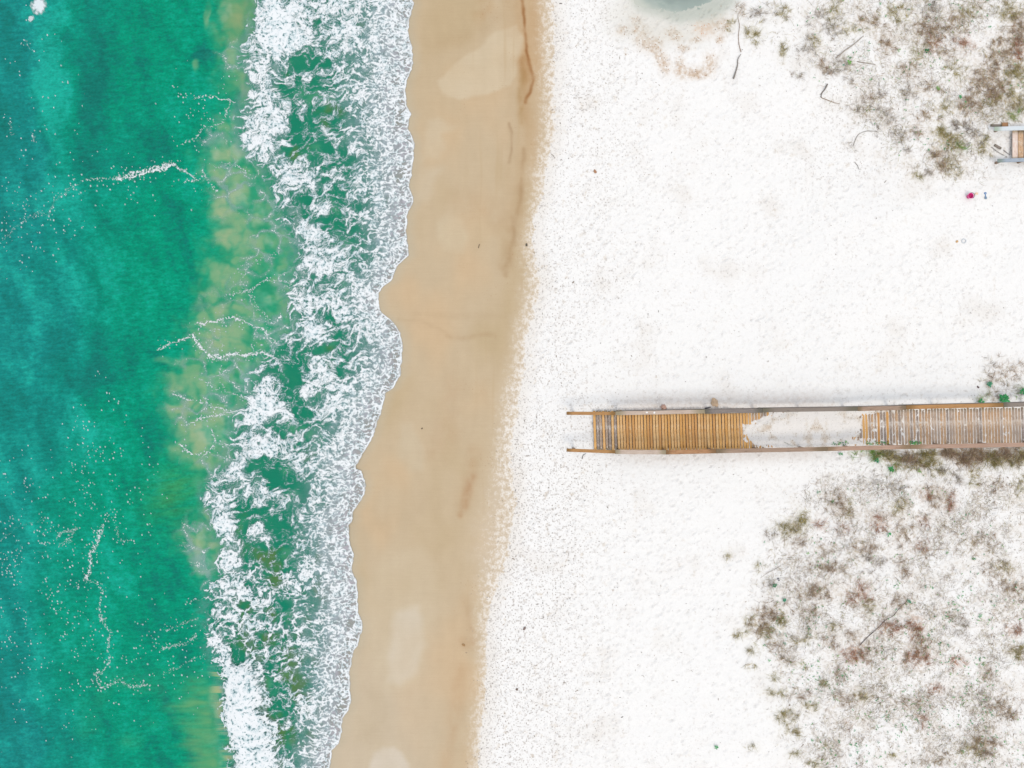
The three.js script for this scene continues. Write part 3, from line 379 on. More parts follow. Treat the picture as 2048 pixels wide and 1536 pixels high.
        const halo = 0.42 * sst(-34, 8, px - xl + 16 * w1) * (1 - inn) * clamp(0.5 + 1.6 * fbm(px * 0.035 + 5, py * 0.035, 3) + 0.4 * fine);
        alpha = Math.max(f, film, halo);
        const ww = sst(0.2, 0.95, Math.max(rid, 0.9 * hair2));
        tone = clamp(lerp(0.40, lerp(0.70, 1.0, ww), f) - 0.26 * pit * f + 0.08 * fine, 0.3, 1.02) + 0.03 * shore;
        // swash front
        const ed = xe - px, lip = sst(-1.2, 0.8, ed) * sst(5.4, 2.4, ed + 1.5 * noise(px * 0.1, py * 0.1));
        alpha = Math.max(alpha * sst(-1, 1.5, ed), lip * clamp(0.72 + 0.8 * noise(px * 0.04 + 3, py * 0.045))); tone = Math.max(tone, lip);
        warm = sst(0.6, 0.98, t) * (1 - f);
      }
      // ---- net of thin foam lines over the stirred sand
      if (t < 0.2 && px > xp - 40) {
        const nx = px + 20 * w1 + 7 * noise(px * 0.08, py * 0.08) + 3 * noise(px * 0.2, py * 0.2), ny = py + 20 * w2 + 7 * noise(px * 0.08 + 7, py * 0.08) + 3 * noise(px * 0.2, py * 0.2 + 5);
        worley(nx / 46, ny / 34, 9); const g1 = F2 - F1; worley(nx / 19, ny / 16, 10); const g2 = F2 - F1;
        const on = 1.25 * sst(-0.1, 0.3, fbm(px * 0.012 + 90, py * 0.012, 2) + 0.12) * sst(-30, 15, px - xp) * sst(60, 130, py) * (py > 1180 ? 0 : 1) * (0.35 + 0.65 * sst(-0.8, -0.15, t));
        const brk = clamp(0.42 + 1.7 * noise(px * 0.3, py * 0.3)) * clamp(0.6 + 1.2 * noise(px * 0.05 + 3, py * 0.05)) * 0.9, line = Math.max(sst(0.085, 0.02, g1), 0.8 * sst(0.10, 0.03, g2) * sst(0.1, 0.5, fbm(px * 0.018 + 33, py * 0.018, 2))) * brk * on;
        if (line > alpha) { alpha = line; tone = 0.97; }
        const mist = on * 0.30 * sst(0.4, 0.0, g1); if (mist > alpha) { alpha = mist; tone = 0.6; }
      }
      // ---- threads and flecks
      if (t < 0.25) {
        const jx = px + 5 * noise(px * 0.06, py * 0.06) + 3 * noise(px * 0.17, py * 0.17), jy = py + 5 * noise(px * 0.06 + 40, py * 0.06) + 3 * noise(px * 0.17 + 9, py * 0.17);
        let line = 0;
        for (let q = 0; q < threads.length; q++) { const B = tBox[q]; if (px < B[0] || px > B[1] || py < B[2] || py > B[3]) continue;
          const d = segDist(jx, jy, tLine[q]) / threads[q][0]; line = Math.max(line, threads[q][1] * Math.exp(-d * d * 0.8), threads[q][1] * 0.4 * Math.exp(-d * d * 0.09)); }
        let dens = line * 1.25;
        for (let q = 0; q < flecks.length; q += 5) { const ux = (px - flecks[q]) / flecks[q + 2], uy = (py - flecks[q + 1]) / flecks[q + 3], r = ux * ux + uy * uy; if (r < 4) dens = Math.max(dens, flecks[q + 4] * Math.exp(-r * 0.7) * sst(-0.15, 0.5, fbm(px * 0.025 + 15, py * 0.025, 3) + 0.08)); }
        if (dens > 0.02) {
          const c = 4.6, ci = Math.floor(px / c), cj = Math.floor(py / c); let fl = 0;
          for (let n = -1; n < 2; n++) for (let m = -1; m < 2; m++) { const hx = ci + m, hy = cj + n; if (hash(hx, hy, 21) > dens * 0.62) continue;
            const dx = px - (hx + hash(hx, hy, 22)) * c, dy = py - (hy + hash(hx, hy, 23)) * c, s = 0.75 + 0.85 * hash(hx, hy, 24) ** 2, ang = 0.5 + hash(hx, hy, 26), u = dx * Math.cos(ang) + dy * Math.sin(ang), v = -dx * Math.sin(ang) + dy * Math.cos(ang);
            fl = Math.max(fl, (0.45 + 0.5 * hash(hx, hy, 25)) * sst(1.25, 0.6, Math.hypot(u / (s * 1.35), v / s))); }
          const web = 1 - Math.abs(noise(px * 0.15 + 0.6 * noise(px * 0.07, py * 0.07), py * 0.2)) * 3.2, solid = sst(0.35, 1.0, line * (0.55 + 0.75 * Math.max(0, web) + 0.5 * noise(px * 0.3, py * 0.3))) * 0.92;
          const add = Math.max(fl, solid); if (add > alpha) { alpha = add; tone = lerp(0.72, 0.97, solid); }
        }
        const cap = Math.hypot((jx - 78) / 14, (jy - 12) / 15); const wc = Math.max(sst(1.25, 0.6, cap + 0.3 * noise(px * 0.2, py * 0.2)), sst(1.2, 0.5, Math.hypot((jx - 63) / 7, (jy - 38) / 7) + 0.5 * noise(px * 0.3, py * 0.3)) * 0.8); alpha = Math.max(alpha, wc);
      }
      alpha = clamp(alpha);
      const gi = Math.floor((x - WX0) / FG), gj = Math.floor((z - WZ0) / FG); if (gi < fnx && gj < fnz) { const q = gj * fnx + gi; foam[q] = Math.max(foam[q], alpha * (0.35 + 0.65 * Math.min(1, D))); }
    }
    for (let c = 0; c < 3; c++) s8[o + c] = A8[clamp(Math.round(sea[c]), 0, 255)];
    s8[o + 3] = 255;
    const b = clamp(bump) * 255; b8[o] = b; b8[o + 1] = b; b8[o + 2] = b; b8[o + 3] = 255;
    const tn = sst(0.3, 0.98, tone), fr = lerp(lerp(132, 208, warm), 246, tn), fg = lerp(lerp(176, 202, warm), 251, tn), fb = lerp(lerp(184, 216, warm), 255, tn);
    f8[o] = A8[Math.round(fr)]; f8[o + 1] = A8[Math.round(fg)]; f8[o + 2] = A8[Math.round(fb)]; f8[o + 3] = alpha * 255;
  }
  foamAt = (x, z) => {
    const u = clamp((x - WX0) / FG - 0.5, 0, fnx - 1.01), v = clamp((z - WZ0) / FG - 0.5, 0, fnz - 1.01), a = u | 0, b = v | 0, q = b * fnx + a;
    return lerp(lerp(foam[q], foam[q + 1], u - a), lerp(foam[q + fnx], foam[q + fnx + 1], u - a), v - b);
  };
  const uv = (x, z) => [Math.max(0.01, (x - drift(z) - WX0) / (WX1 - WX0)), (z - WZ0) / (WZ1 - WZ0)];
  const rim = (z) => { const py = 768 + z * PPM; return (edgePx(clamp(py, -75, 1615)) - 1024) / PPM - (Math.abs(z) > 18 ? 0.105 * (z - Math.sign(z) * 18) : 0); };
  const top = (x, z) => { const b = sandBase(x, z) + 0.012, s = Math.max(-0.2, seaY(x, z)) * sst(0, -2.5, x - shoreX(z)); return Math.max(s, b); };
  // the sea: columns from far out to the edge of the swash
  const zs = spaced(-17.6, 17.6, 0.1, -900, 900), us = [];
  for (let s = 0.1, u = 0; u < 900; u += s) { us.unshift(-u); if (u > 20) s *= 1.5; } us.push(0.0);
  const sg = sheet(us.length, zs.length, (i, j) => { const z = zs[j], x = rim(z) + us[i], e = i >= us.length - 2; return [e ? x + (i === us.length - 1 ? 0.015 : 0) : x, i === us.length - 1 ? sandBase(x, z) - 0.03 : top(x, z), z, ...uv(x, z)]; });
  tag(mesh('sea', sg, new THREE.MeshPhysicalMaterial({ map: dataTex(s8, N, N, true), bumpMap: dataTex(b8, N, N), bumpScale: 0.05, roughness: 0.25, specularIntensity: 0.08 })), 'turquoise sea turning green and sandy towards the beach', 'sea', null, 'structure');
  // the foam: raised where it is thick
  const nx = Math.round((WX1 - WX0 - 0.2) / FG), nz = Math.round(35.4 / FG), X = (i) => WX0 + 0.1 + i * FG, Z = (j) => -17.7 + j * FG;
  const lift = (x, z) => { const f = foamAt(x, z); let r = 0.012 + 0.075 * f * f * sst(0.05, -2.5, x - rim(z)); if (z > 11) r += 0.22 * sst(11.5, 13.5, z) * Math.exp(-(((x + 11.6 - 0.03 * (z - 14)) / 0.75) ** 2)); return r; };
  const fg = sheet(nx, nz, (i, j) => { const x = X(i), z = Z(j); return [x, top(Math.min(x, rim(z)), z) + lift(x, z), z, ...uv(x, z)]; }, (i, j) => { let m = 0; for (let b = 0; b < 2; b++) for (let a = 0; a < 2; a++) m = Math.max(m, foamAt(X(i + a), Z(j + b))); return m > 0.012 && X(i) < rim(Z(j)) + 0.12; });
  const fm = new THREE.MeshStandardMaterial({ map: dataTex(f8, N, N, true), transparent: true, roughness: 0.9 });
  tag(mesh('surf_foam', fg, fm), 'lacy white surf foam spread over the green water along the beach', 'foam', null, 'stuff');
}

// ---------------------------------------------------------------- pool in the sand at the top of the frame
const unproj = (px, py, y) => { const k = (CAM_H - y) / CAM_H / PPM; return new THREE.Vector3((px - 1024) * k, y, (py - 768) * k); };
{
  const lv = sandBase(7.25, -15.8) - 0.025, g = sheet(60, 56, (i, j) => { const x = 4.6 + i * 0.09, z = -18.9 + j * 0.075; return [x, lv + 0.002 * noise(x * 3, z * 3), z, i / 59, j / 55]; }, (i, j) => { const x = 4.6 + (i + 0.5) * 0.09, z = -18.9 + (j + 0.5) * 0.075; return ((x - 7.25) / 2.6) ** 2 + ((z + 17.2) / 2.1) ** 2 < 1; });
  const n = 128, d = new Uint8Array(n * n * 4);
  for (let j = 0; j < n; j++) for (let i = 0; i < n; i++) { const r = Math.hypot((i / n - 0.5) * 2.1, (j / n - 0.44) * 2.5) + 0.16 * fbm(i * 0.05, j * 0.05, 3), f = fbm(i * 0.09, j * 0.09, 3), c = [164, 178, 172]; mix3(c, [134, 148, 144], sst(0.7, 0.15, r)); mix3(c, [184, 196, 186], sst(0.1, 0.6, f) * 0.5); mix3(c, [206, 210, 200], sst(0.6, 0.95, r)); for (let k = 0; k < 3; k++) d[(j * n + i) * 4 + k] = A8[Math.round(c[k])]; d[(j * n + i) * 4 + 3] = 255; }
  tag(mesh('pool', g, new THREE.MeshPhysicalMaterial({ map: dataTex(d, n, n, true), roughness: 0.15, specularIntensity: 0.4 })), 'shallow grey-green pool of water in the sand at the top edge', 'pool', null, 'structure');
}

// ---------------------------------------------------------------- timber
function woodTex(base, dark, light, s, dust) {      // u runs along the board, v across
  const w = 256, h = 48, d = new Uint8Array(w * h * 4);
  for (let j = 0; j < h; j++) for (let i = 0; i < w; i++) {
    const c = [...base], g = fbm(i * 0.02 + s * 9, j * 0.32 + s * 31, 4), b = fbm(i * 0.05 + s, j * 0.06 + s * 5, 3), k = (hash(i, j, s) - 0.5) * 9;
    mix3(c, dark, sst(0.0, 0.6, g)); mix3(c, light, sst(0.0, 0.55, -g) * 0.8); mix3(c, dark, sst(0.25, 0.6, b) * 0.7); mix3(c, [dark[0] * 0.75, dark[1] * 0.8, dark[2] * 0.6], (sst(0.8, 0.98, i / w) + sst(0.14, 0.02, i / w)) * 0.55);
    if (dust) mix3(c, [238, 232, 226], dust * sst(0.05, 0.4, fbm(i * 0.06 + s * 7, j * 0.09 + 3, 3) + 0.35 * Math.exp(-(((i / w - 0.58) / 0.07) ** 2)) - 0.08));
    for (let q = 0; q < 3; q++) d[(j * w + i) * 4 + q] = A8[clamp(Math.round(c[q] + k), 0, 255)];
    d[(j * w + i) * 4 + 3] = 255;
  }
  return new THREE.MeshStandardMaterial({ map: dataTex(d, w, h, true), roughness: 0.8 });
}
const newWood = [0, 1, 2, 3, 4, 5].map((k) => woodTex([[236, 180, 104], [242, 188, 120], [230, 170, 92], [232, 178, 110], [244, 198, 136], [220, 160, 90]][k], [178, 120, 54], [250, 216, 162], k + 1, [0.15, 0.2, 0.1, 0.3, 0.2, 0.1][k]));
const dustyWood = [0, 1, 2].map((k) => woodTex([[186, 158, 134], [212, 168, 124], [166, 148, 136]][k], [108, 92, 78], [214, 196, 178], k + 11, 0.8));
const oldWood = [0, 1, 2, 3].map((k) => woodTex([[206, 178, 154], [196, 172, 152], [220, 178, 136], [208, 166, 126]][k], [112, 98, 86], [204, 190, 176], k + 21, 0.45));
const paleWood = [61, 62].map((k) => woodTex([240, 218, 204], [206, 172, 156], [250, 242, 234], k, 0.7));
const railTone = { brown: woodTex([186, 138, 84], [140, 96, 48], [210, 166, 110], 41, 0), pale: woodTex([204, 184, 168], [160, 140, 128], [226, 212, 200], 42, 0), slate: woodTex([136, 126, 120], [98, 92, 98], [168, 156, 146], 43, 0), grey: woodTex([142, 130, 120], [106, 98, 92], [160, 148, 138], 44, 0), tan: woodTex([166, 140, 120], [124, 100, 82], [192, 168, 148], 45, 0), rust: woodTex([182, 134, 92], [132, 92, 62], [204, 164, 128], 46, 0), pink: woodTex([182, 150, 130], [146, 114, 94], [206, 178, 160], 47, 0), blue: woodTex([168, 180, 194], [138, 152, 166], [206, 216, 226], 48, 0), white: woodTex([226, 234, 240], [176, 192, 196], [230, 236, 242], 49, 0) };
const plankG = (l, w, t) => new RoundedBoxGeometry(l, t, w, 1, 0.006);
// a board between two points, with its broad face up
function board(name, a, b, width, thick, m, parent) {
  const d = b.clone().sub(a), o = mesh(name, plankG(d.length(), width, thick), m, parent);
  o.position.copy(a).add(b).multiplyScalar(0.5);
  o.rotation.set(0, Math.atan2(-d.z, d.x), Math.asin(clamp(d.y / d.length(), -1, 1)), 'YXZ');
  return o;
}

// ---------------------------------------------------------------- the long boardwalk
{
  const O = at(1133, 864); O.y = 0.72;
  const turn = 0.0153, deck = thing('boardwalk', O, turn);
  tag(deck, 'long wooden boardwalk with two handrails, its orange planks partly buried by sand', 'boardwalk');
  const loc = (v) => v.sub(O).applyAxisAngle(new THREE.Vector3(0, 1, 0), -turn);
  const put = (px, py, lift) => { let v = unproj(px, py, 1 + lift); for (let k = 0; k < 4; k++) v = unproj(px, py, deckY(v.x) + lift); return loc(v); };
  const north = table([1133, 827, 1231, 826.5, 1330, 825, 1410, 823.5, 1525, 821, 1620, 819, 1715, 817.5, 1812, 815, 1910, 812.5, 2007, 810, 2110, 807.5]);
  const south = table([1133, 900, 1231, 904, 1332, 904.5, 1432, 902, 1540, 900, 1655, 898, 1740, 896, 1820, 894, 1930, 891.5, 2048, 889, 2110, 888]);
  // planks
  const gl = [plankG(1.74, 0.099, 0.038), plankG(1.72, 0.095, 0.038), plankG(1.75, 0.102, 0.036)];
  const s0 = put(1190, 864, 0).x, s1 = put(2112, 850, 0).x;
  let k = 0;
  for (let s = s0; s < s1; s += 0.1243, k++) {
    const px = 1190 + (2112 - 1190) * (s - s0) / (s1 - s0), left = px < 1232;
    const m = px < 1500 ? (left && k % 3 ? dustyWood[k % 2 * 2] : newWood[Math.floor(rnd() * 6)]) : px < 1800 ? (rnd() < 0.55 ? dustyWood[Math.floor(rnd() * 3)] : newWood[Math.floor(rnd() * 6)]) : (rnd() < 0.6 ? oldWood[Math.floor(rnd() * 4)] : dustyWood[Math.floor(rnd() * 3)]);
    const w = loc(new THREE.Vector3(O.x + s, 0, 2.0 - 0.0153 * (s - 1))).z, y = deckY(O.x + s);
    const p = mesh('plank', gl[k % 3], m, deck);
    p.position.set(s + rr(-0.006, 0.006), y - O.y - 0.019 + rr(-0.003, 0.003), w + rr(-0.02, 0.02));
    p.rotation.set(rr(-0.004, 0.004), Math.PI / 2 + rr(-0.008, 0.008) + 0.02, 0);
  }
  // beams under the planks
  for (const w of [-0.72, 0, 0.72]) for (let q = 0; q < 7; q++) { const a = lerp(s0, s1, q / 7), b = lerp(s0, s1, (q + 1) / 7), z = loc(new THREE.Vector3(O.x + 8, 0, 2.0 - 0.0153 * 7)).z + w; board('beam', new THREE.Vector3(a, deckY(O.x + a) - O.y - 0.14, z), new THREE.Vector3(b - 0.004, deckY(O.x + b) - O.y - 0.14, z), 0.045, 0.19, railTone.tan, deck); }
  // handrails: caps butted end to end over posts, with a lower board on the outside
  const rails = [[north, [1133, 1231, 1410, 1525, 1715, 1812, 2007, 2110], ['brown', 'pale', 'slate', 'grey', 'tan', 'brown', 'grey'], -1], [south, [1133, 1231, 1332, 1432, 1655, 1820, 2110], ['brown', 'pale', 'rust', 'tan', 'pink', 'pink'], 1]];
  for (const [line, cuts, tones, side] of rails) {
    const pts = cuts.map((c) => put(c, line(c), c < 1140 ? 0.62 : 0.92));
    tones.forEach((t, q) => {
      const a = pts[q].clone(), b = pts[q + 1].clone().sub(pts[q]).setLength(pts[q + 1].distanceTo(pts[q]) - 0.006).add(pts[q]), wide = q ? 0.168 + rr(-0.01, 0.012) : 0.135;
      a.y += rr(-0.006, 0.006); b.y += rr(-0.006, 0.006); a.z += rr(-0.012, 0.012); b.z += rr(-0.012, 0.012);
      board('rail_cap', a, b, wide, 0.038, railTone[t], deck);
      if (q) { const off = new THREE.Vector3(0, -0.1, side * 0.075); board('side_rail', a.clone().add(off), b.clone().add(off), 0.036, 0.13, railTone.slate, deck); const low = new THREE.Vector3(0, -0.52, side * 0.075); board('side_rail', a.clone().add(low), b.clone().add(low), 0.036, 0.13, railTone.slate, deck); }
    });
    for (let c = 1150; c < 2110; c += 93) { const p = put(c, line(c), c < 1180 ? 0.7 : 0.92), h = 1.15; const post = mesh('post', new RoundedBoxGeometry(0.09, h, 0.09, 1, 0.006), railTone.tan, deck); post.position.set(p.x, p.y - 0.022 - h / 2, p.z); }
  }
  // white shells left on the rail
  [1293, 1308].forEach((px, q) => {
    const p = put(px, 822.5, 0.945).add(O), pr = []; for (let i = 0; i <= 8; i++) { const t = i / 8 * Math.PI / 2; pr.push(new THREE.Vector2(0.05 * Math.cos(t) + 0.0005, 0.022 * Math.sin(t))); }
    const o = mesh('shell', new THREE.LatheGeometry(pr, 14), std(A(250, 250, 250), 0.5)); o.position.copy(p); o.scale.z = 0.8; o.rotation.y = q;
    tag(o, `small white shell on the north handrail cap, the ${q ? 'right' : 'left'} one of two`, 'shell');
  });
  // the sand that has drifted over the planks
  const xL = table([0, 1566, 0.08, 1545, 0.25, 1512, 0.36, 1492, 0.5, 1487, 0.76, 1487, 0.86, 1503, 0.95, 1526, 1, 1534]), xR = table([0, 1785, 0.1, 1762, 0.17, 1726, 0.5, 1722, 0.8, 1719, 1, 1714]);
  const a = put(1478, 864, 0).x, ns = Math.floor((s1 - a) / 0.025), zc = (s) => loc(new THREE.Vector3(O.x + s, 0, 2.0 - 0.0153 * (s - 1))).z;
  const N = 512, c8 = new Uint8Array(N * 256 * 4);
  for (let j = 0; j < 256; j++) for (let i = 0; i < N; i++) { const c = [254, 251, 247], f = fbm(i * 0.012, j * 0.012, 4), g = noise(i * 0.13, j * 0.13) + 0.3 * noise(i * 0.3, j * 0.3); mix3(c, [220, 202, 182], sst(0, 0.55, f) * 0.8); mix3(c, [160, 142, 122], sst(0.3, 0.58, g + 0.3 * f) * 0.75); for (let q = 0; q < 3; q++) c8[(j * N + i) * 4 + q] = A8[Math.round(c[q])]; c8[(j * N + i) * 4 + 3] = 255; }
  const g = sheet(ns, 68, (i, j) => {
    const s = a + i * 0.025, v = j / 67, w = zc(s) - 0.80 + v * 1.6, px = 1478 + (2112 - 1478) * (s - a) / (s1 - a), n1 = fbm(s * 2.2, w * 2.2, 3), n2 = fbm(s * 8, w * 5, 3);
    const dl = px - xL(v) + 14 * n1 + 10 * n2, dr = xR(v) - px + 12 * n1 + 10 * n2, d = Math.min(dl, dr);
    let T = d > 0 ? 0.075 * sst(0, 60, d) + 0.022 * n1 + 0.02 * n2 : dl < dr ? Math.max(-0.2, d * 0.012) : -0.004 + 0.011 * n2 + 0.007 * n1 - 0.004 * sst(0, -120, d);
    if (dl > 0) T += 0.03 * (sst(0.06, 0.0, v) + sst(0.93, 1, v)) * (0.6 + n2);
    return [O.x + s * Math.cos(turn) + w * Math.sin(turn), deckY(O.x + s) + T + 0.001, O.z - s * Math.sin(turn) + w * Math.cos(turn), (s - a) / 3.2, v];
  });
  tag(mesh('sand_drift', g, new THREE.MeshStandardMaterial({ map: dataTex(c8, N, 256, true), roughness: 0.95 })), 'pale sand drifted over the boardwalk planks between the handrails', 'sand drift', null, 'structure');
}
// ---------------------------------------------------------------- the weathered boardwalk end at the right edge
{
  const O = at(2034, 290), deck = thing('boardwalk', O), put = (px, py, lift) => unproj(px, py, O.y + lift).sub(O);
  tag(deck, 'weathered boardwalk end with blue-grey handrails at the right edge above the beach toys', 'boardwalk');
  const a = put(2024, 290, 0.12).x;
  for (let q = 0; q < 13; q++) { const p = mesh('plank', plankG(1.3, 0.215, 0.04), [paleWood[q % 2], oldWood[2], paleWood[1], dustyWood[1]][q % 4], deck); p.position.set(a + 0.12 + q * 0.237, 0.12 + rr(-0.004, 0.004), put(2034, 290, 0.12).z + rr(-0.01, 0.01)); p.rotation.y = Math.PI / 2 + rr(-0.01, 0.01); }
  board('rail_cap', put(1988, 258, 0.3), put(2120, 254, 0.3), 0.17, 0.04, railTone.white, deck);
  board('rail_cap', put(1995, 321.5, 0.3), put(2120, 317, 0.3), 0.15, 0.04, railTone.blue, deck);
  for (const px of [2000, 2042, 2090]) for (const [x, y] of [[px, 257], [px + 4, 320.5]]) { const t = put(x, y, 0.28), p = mesh('post', new RoundedBoxGeometry(0.09, 0.5, 0.09, 1, 0.006), railTone.tan, deck); p.position.set(t.x, t.y - 0.25, t.z); }
  for (const y of [268, 311]) board('beam', put(2024, y, -0.02), put(2120, y, -0.02), 0.05, 0.2, railTone.grey, deck);
  const flat = (name, x0, y0, x1, y1, w, m, label) => { const p = at((x0 + x1) / 2, (y0 + y1) / 2), e = at(x1, y1, 0.03).sub(p), b = at(x0, y0, 0.03).sub(p), o = thing(name, p); board('plank', b, e, w, 0.035, m, o); tag(o, label, 'board'); };
  flat('loose_board', 1981, 251, 2003, 251.5, 0.11, railTone.grey, 'short grey board lying beyond the north rail of the weathered boardwalk');
  flat('loose_board', 2003, 249, 2016, 249, 0.16, railTone.rust, 'stubby orange board beside the north rail of the weathered boardwalk');
  flat('loose_board', 1989, 290, 2002, 297, 0.1, railTone.grey, 'short grey board lying askew on sand before the weathered boardwalk');
}

// ---------------------------------------------------------------- sticks, weed and driftwood
function stick(pts, r0, r1) {                       // a tapering crooked tube
  const c = new THREE.CatmullRomCurve3(pts), n = Math.max(6, pts.length * 5), g = new THREE.TubeGeometry(c, n, 1, 6, false), p = g.attributes.position, o = new THREE.Vector3();
  for (let i = 0; i <= n; i++) { c.getPointAt(i / n, o); const r = lerp(r0, r1, i / n) * (0.85 + 0.3 * hash(i, 7)); for (let k = 0; k < 7; k++) { const q = i * 7 + k; p.setXYZ(q, o.x + (p.getX(q) - o.x) * r, o.y + (p.getY(q) - o.y) * r, o.z + (p.getZ(q) - o.z) * r); } }
  g.computeVertexNormals(); return g;
}
function layStick(name, l, r0, r1, tone, label, category = 'stick', lift = 0) {
  const p = at(l[0], l[1]), pts = []; for (let i = 0; i < l.length; i += 2) pts.push(at(l[i], l[i + 1], r0 * 0.7 + lift + (i ? rr(0, 0.02) : 0)).sub(p));
  const o = mesh(name, stick(pts, r0 * 0.72, r1 * 0.72), std(A(...tone), 0.9)); o.position.copy(p); tag(o, label, category); return o;
}
layStick('long_twig', [1719, 1291, 1734, 1275, 1750, 1261, 1764, 1247, 1772, 1239, 1786, 1232, 1798, 1217, 1813, 1203], 0.019, 0.013, [72, 62, 60], 'long thin dark twig lying diagonally in the lower dune grass', 'twig', 0.03);
layStick('driftwood_branch', [1467, 157, 1471, 145, 1475, 130, 1476, 118, 1482, 108], 0.05, 0.018, [150, 142, 134], 'dark driftwood branch standing out on bare sand left of the upper dune grass', 'driftwood');
layStick('root', [1482, 104, 1478, 88, 1477, 70, 1479, 50, 1476, 30, 1487, 14], 0.022, 0.01, [176, 152, 134], 'thin pale root running up from the dark driftwood branch', 'root');
layStick('driftwood_pole', [1672, 116, 1690, 101, 1708, 88, 1727, 72], 0.034, 0.02, [178, 166, 152], 'long grey-brown stick lying diagonally in the upper dune grass', 'driftwood');
layStick('driftwood_stick', [1714, 123, 1732, 126, 1751, 129], 0.022, 0.014, [160, 146, 132], 'short pale stick below the long diagonal stick in upper grass', 'stick');
layStick('driftwood_branch', [1655, 168, 1650, 178, 1643, 187, 1642, 194], 0.04, 0.03, [136, 128, 120], 'short dark crooked branch at the lower left of the upper grass', 'driftwood');
layStick('root', [1642, 195, 1655, 200, 1668, 205, 1680, 208], 0.02, 0.012, [160, 136, 112], 'thin brown root trailing right from the short crooked branch', 'root');
layStick('curved_twig', [1706, 292, 1711, 279, 1717, 269, 1729, 263, 1742, 262, 1757, 264], 0.02, 0.012, [166, 160, 150], 'curved grey twig arching over bare sand below the upper grass', 'twig');
layStick('small_twig', [1710, 325, 1715, 331, 1718, 339], 0.014, 0.009, [120, 112, 104], 'small bent twig alone on sand under the curved grey twig', 'twig');
layStick('pale_twig', [1514, 1161, 1532, 1148, 1548, 1139, 1562, 1131], 0.013, 0.008, [190, 182, 172], 'thin pale twig on bare sand left of the lower dune grass', 'twig');
layStick('small_twig', [1977, 772, 1986, 756, 1990, 740], 0.014, 0.008, [150, 116, 90], 'upright brown stem among plants north of the boardwalk', 'twig', 0.06);
layStick('small_twig', [957, 496, 958, 491, 959, 488], 0.018, 0.014, [96, 84, 66], 'tiny dark stick on the wet sand below the pale patches', 'stick');
layStick('small_twig', [1103, 308, 1107, 312, 1110, 317], 0.016, 0.01, [140, 126, 114], 'tiny curled twig at the edge of wet and dry sand', 'twig');
layStick('dark_twig', [1164, 918, 1166, 911, 1172, 907], 0.02, 0.012, [84, 82, 80], 'small dark twig just south of the boardwalk entrance', 'twig');
layStick('dark_twig', [1410, 817, 1417, 815, 1422, 814], 0.05, 0.02, [72, 70, 78], 'dark wedge of driftwood beside the north handrail', 'driftwood');
layStick('loose_stick', [1983, 294, 1996, 304, 2014, 314], 0.022, 0.016, [170, 166, 164], 'long thin grey stick lying askew before the weathered boardwalk', 'stick');
layStick('loose_stick', [2007, 300, 2013, 305, 2020, 310], 0.02, 0.016, [150, 146, 148], 'short grey stick touching the planks of the weathered boardwalk', 'stick');
layStick('reed', [1568, 884, 1578, 889, 1586, 893], 0.013, 0.008, [170, 176, 160], 'pale green reed lying on the sand drift beside the south handrail', 'reed', 0.12);
function lump(name, px, py, r, tone, label, category, flat = 0.5) {
  const g = new THREE.IcosahedronGeometry(r, 3), p = g.attributes.position;
  for (let i = 0; i < p.count; i++) { const x = p.getX(i) / r, y = p.getY(i) / r, z = p.getZ(i) / r, f = 1 + 0.5 * noise(x * 1.7 + px, z * 1.7 + y) + 0.3 * noise(x * 4 + py, z * 4 - y * 3); p.setXYZ(i, p.getX(i) * f * (1 + 0.5 * hash(px, py)), p.getY(i) * f * flat, p.getZ(i) * f * (1 - 0.2 * hash(py, px))); }
  g.rotateY(hash(px, 3) * 6); g.computeVertexNormals(); const o = mesh(name, g, std(A(...tone), 0.95)); o.position.copy(at(px, py, r * flat * 0.4)); tag(o, label, category); return o;
}
lump('weed_clump', 1053, 490, 0.05, [104, 96, 82], 'small dark weed clump on the edge of the dry sand, upper beach', 'seaweed');
lump('weed_clump', 1049, 1257, 0.055, [140, 122, 116], 'dark weed clump among specks on dry sand, lower beach', 'seaweed');
lump('weed_clump', 1034, 1379, 0.05, [124, 104, 94], 'dark brown weed clump below the other, near the bottom sand', 'seaweed');
lump('weed_clump', 844, 857, 0.035, [120, 106, 84], 'tiny dark weed lump on wet sand level with the boardwalk', 'seaweed');
lump('weed_clump', 927, 1290, 0.05, [176, 140, 96], 'rusty brown weed lump on the lower wet sand', 'seaweed');
lump('shell', 1190, 343, 0.06, [186, 142, 110], 'lone tan shell on the white sand, upper beach', 'shell', 0.6);
lump('weed_heap', 1429, 805, 0.15, [214, 186, 156], 'pale tan heap of dry weed beside the north handrail', 'dry weed', 0.6);
lump('weed_heap', 1327, 815, 0.11, [200, 164, 148], 'small pinkish heap of weed by the north handrail', 'dry weed', 0.5);
lump('shell', 1914, 483, 0.045, [222, 180, 130], 'tiny tan shell left of the white plastic ring', 'shell', 0.6);
lump('weed_clump', 1880 + 76, 774, 0.04, [112, 92, 92], 'dark pebble-like weed lump left of the green plants', 'seaweed');

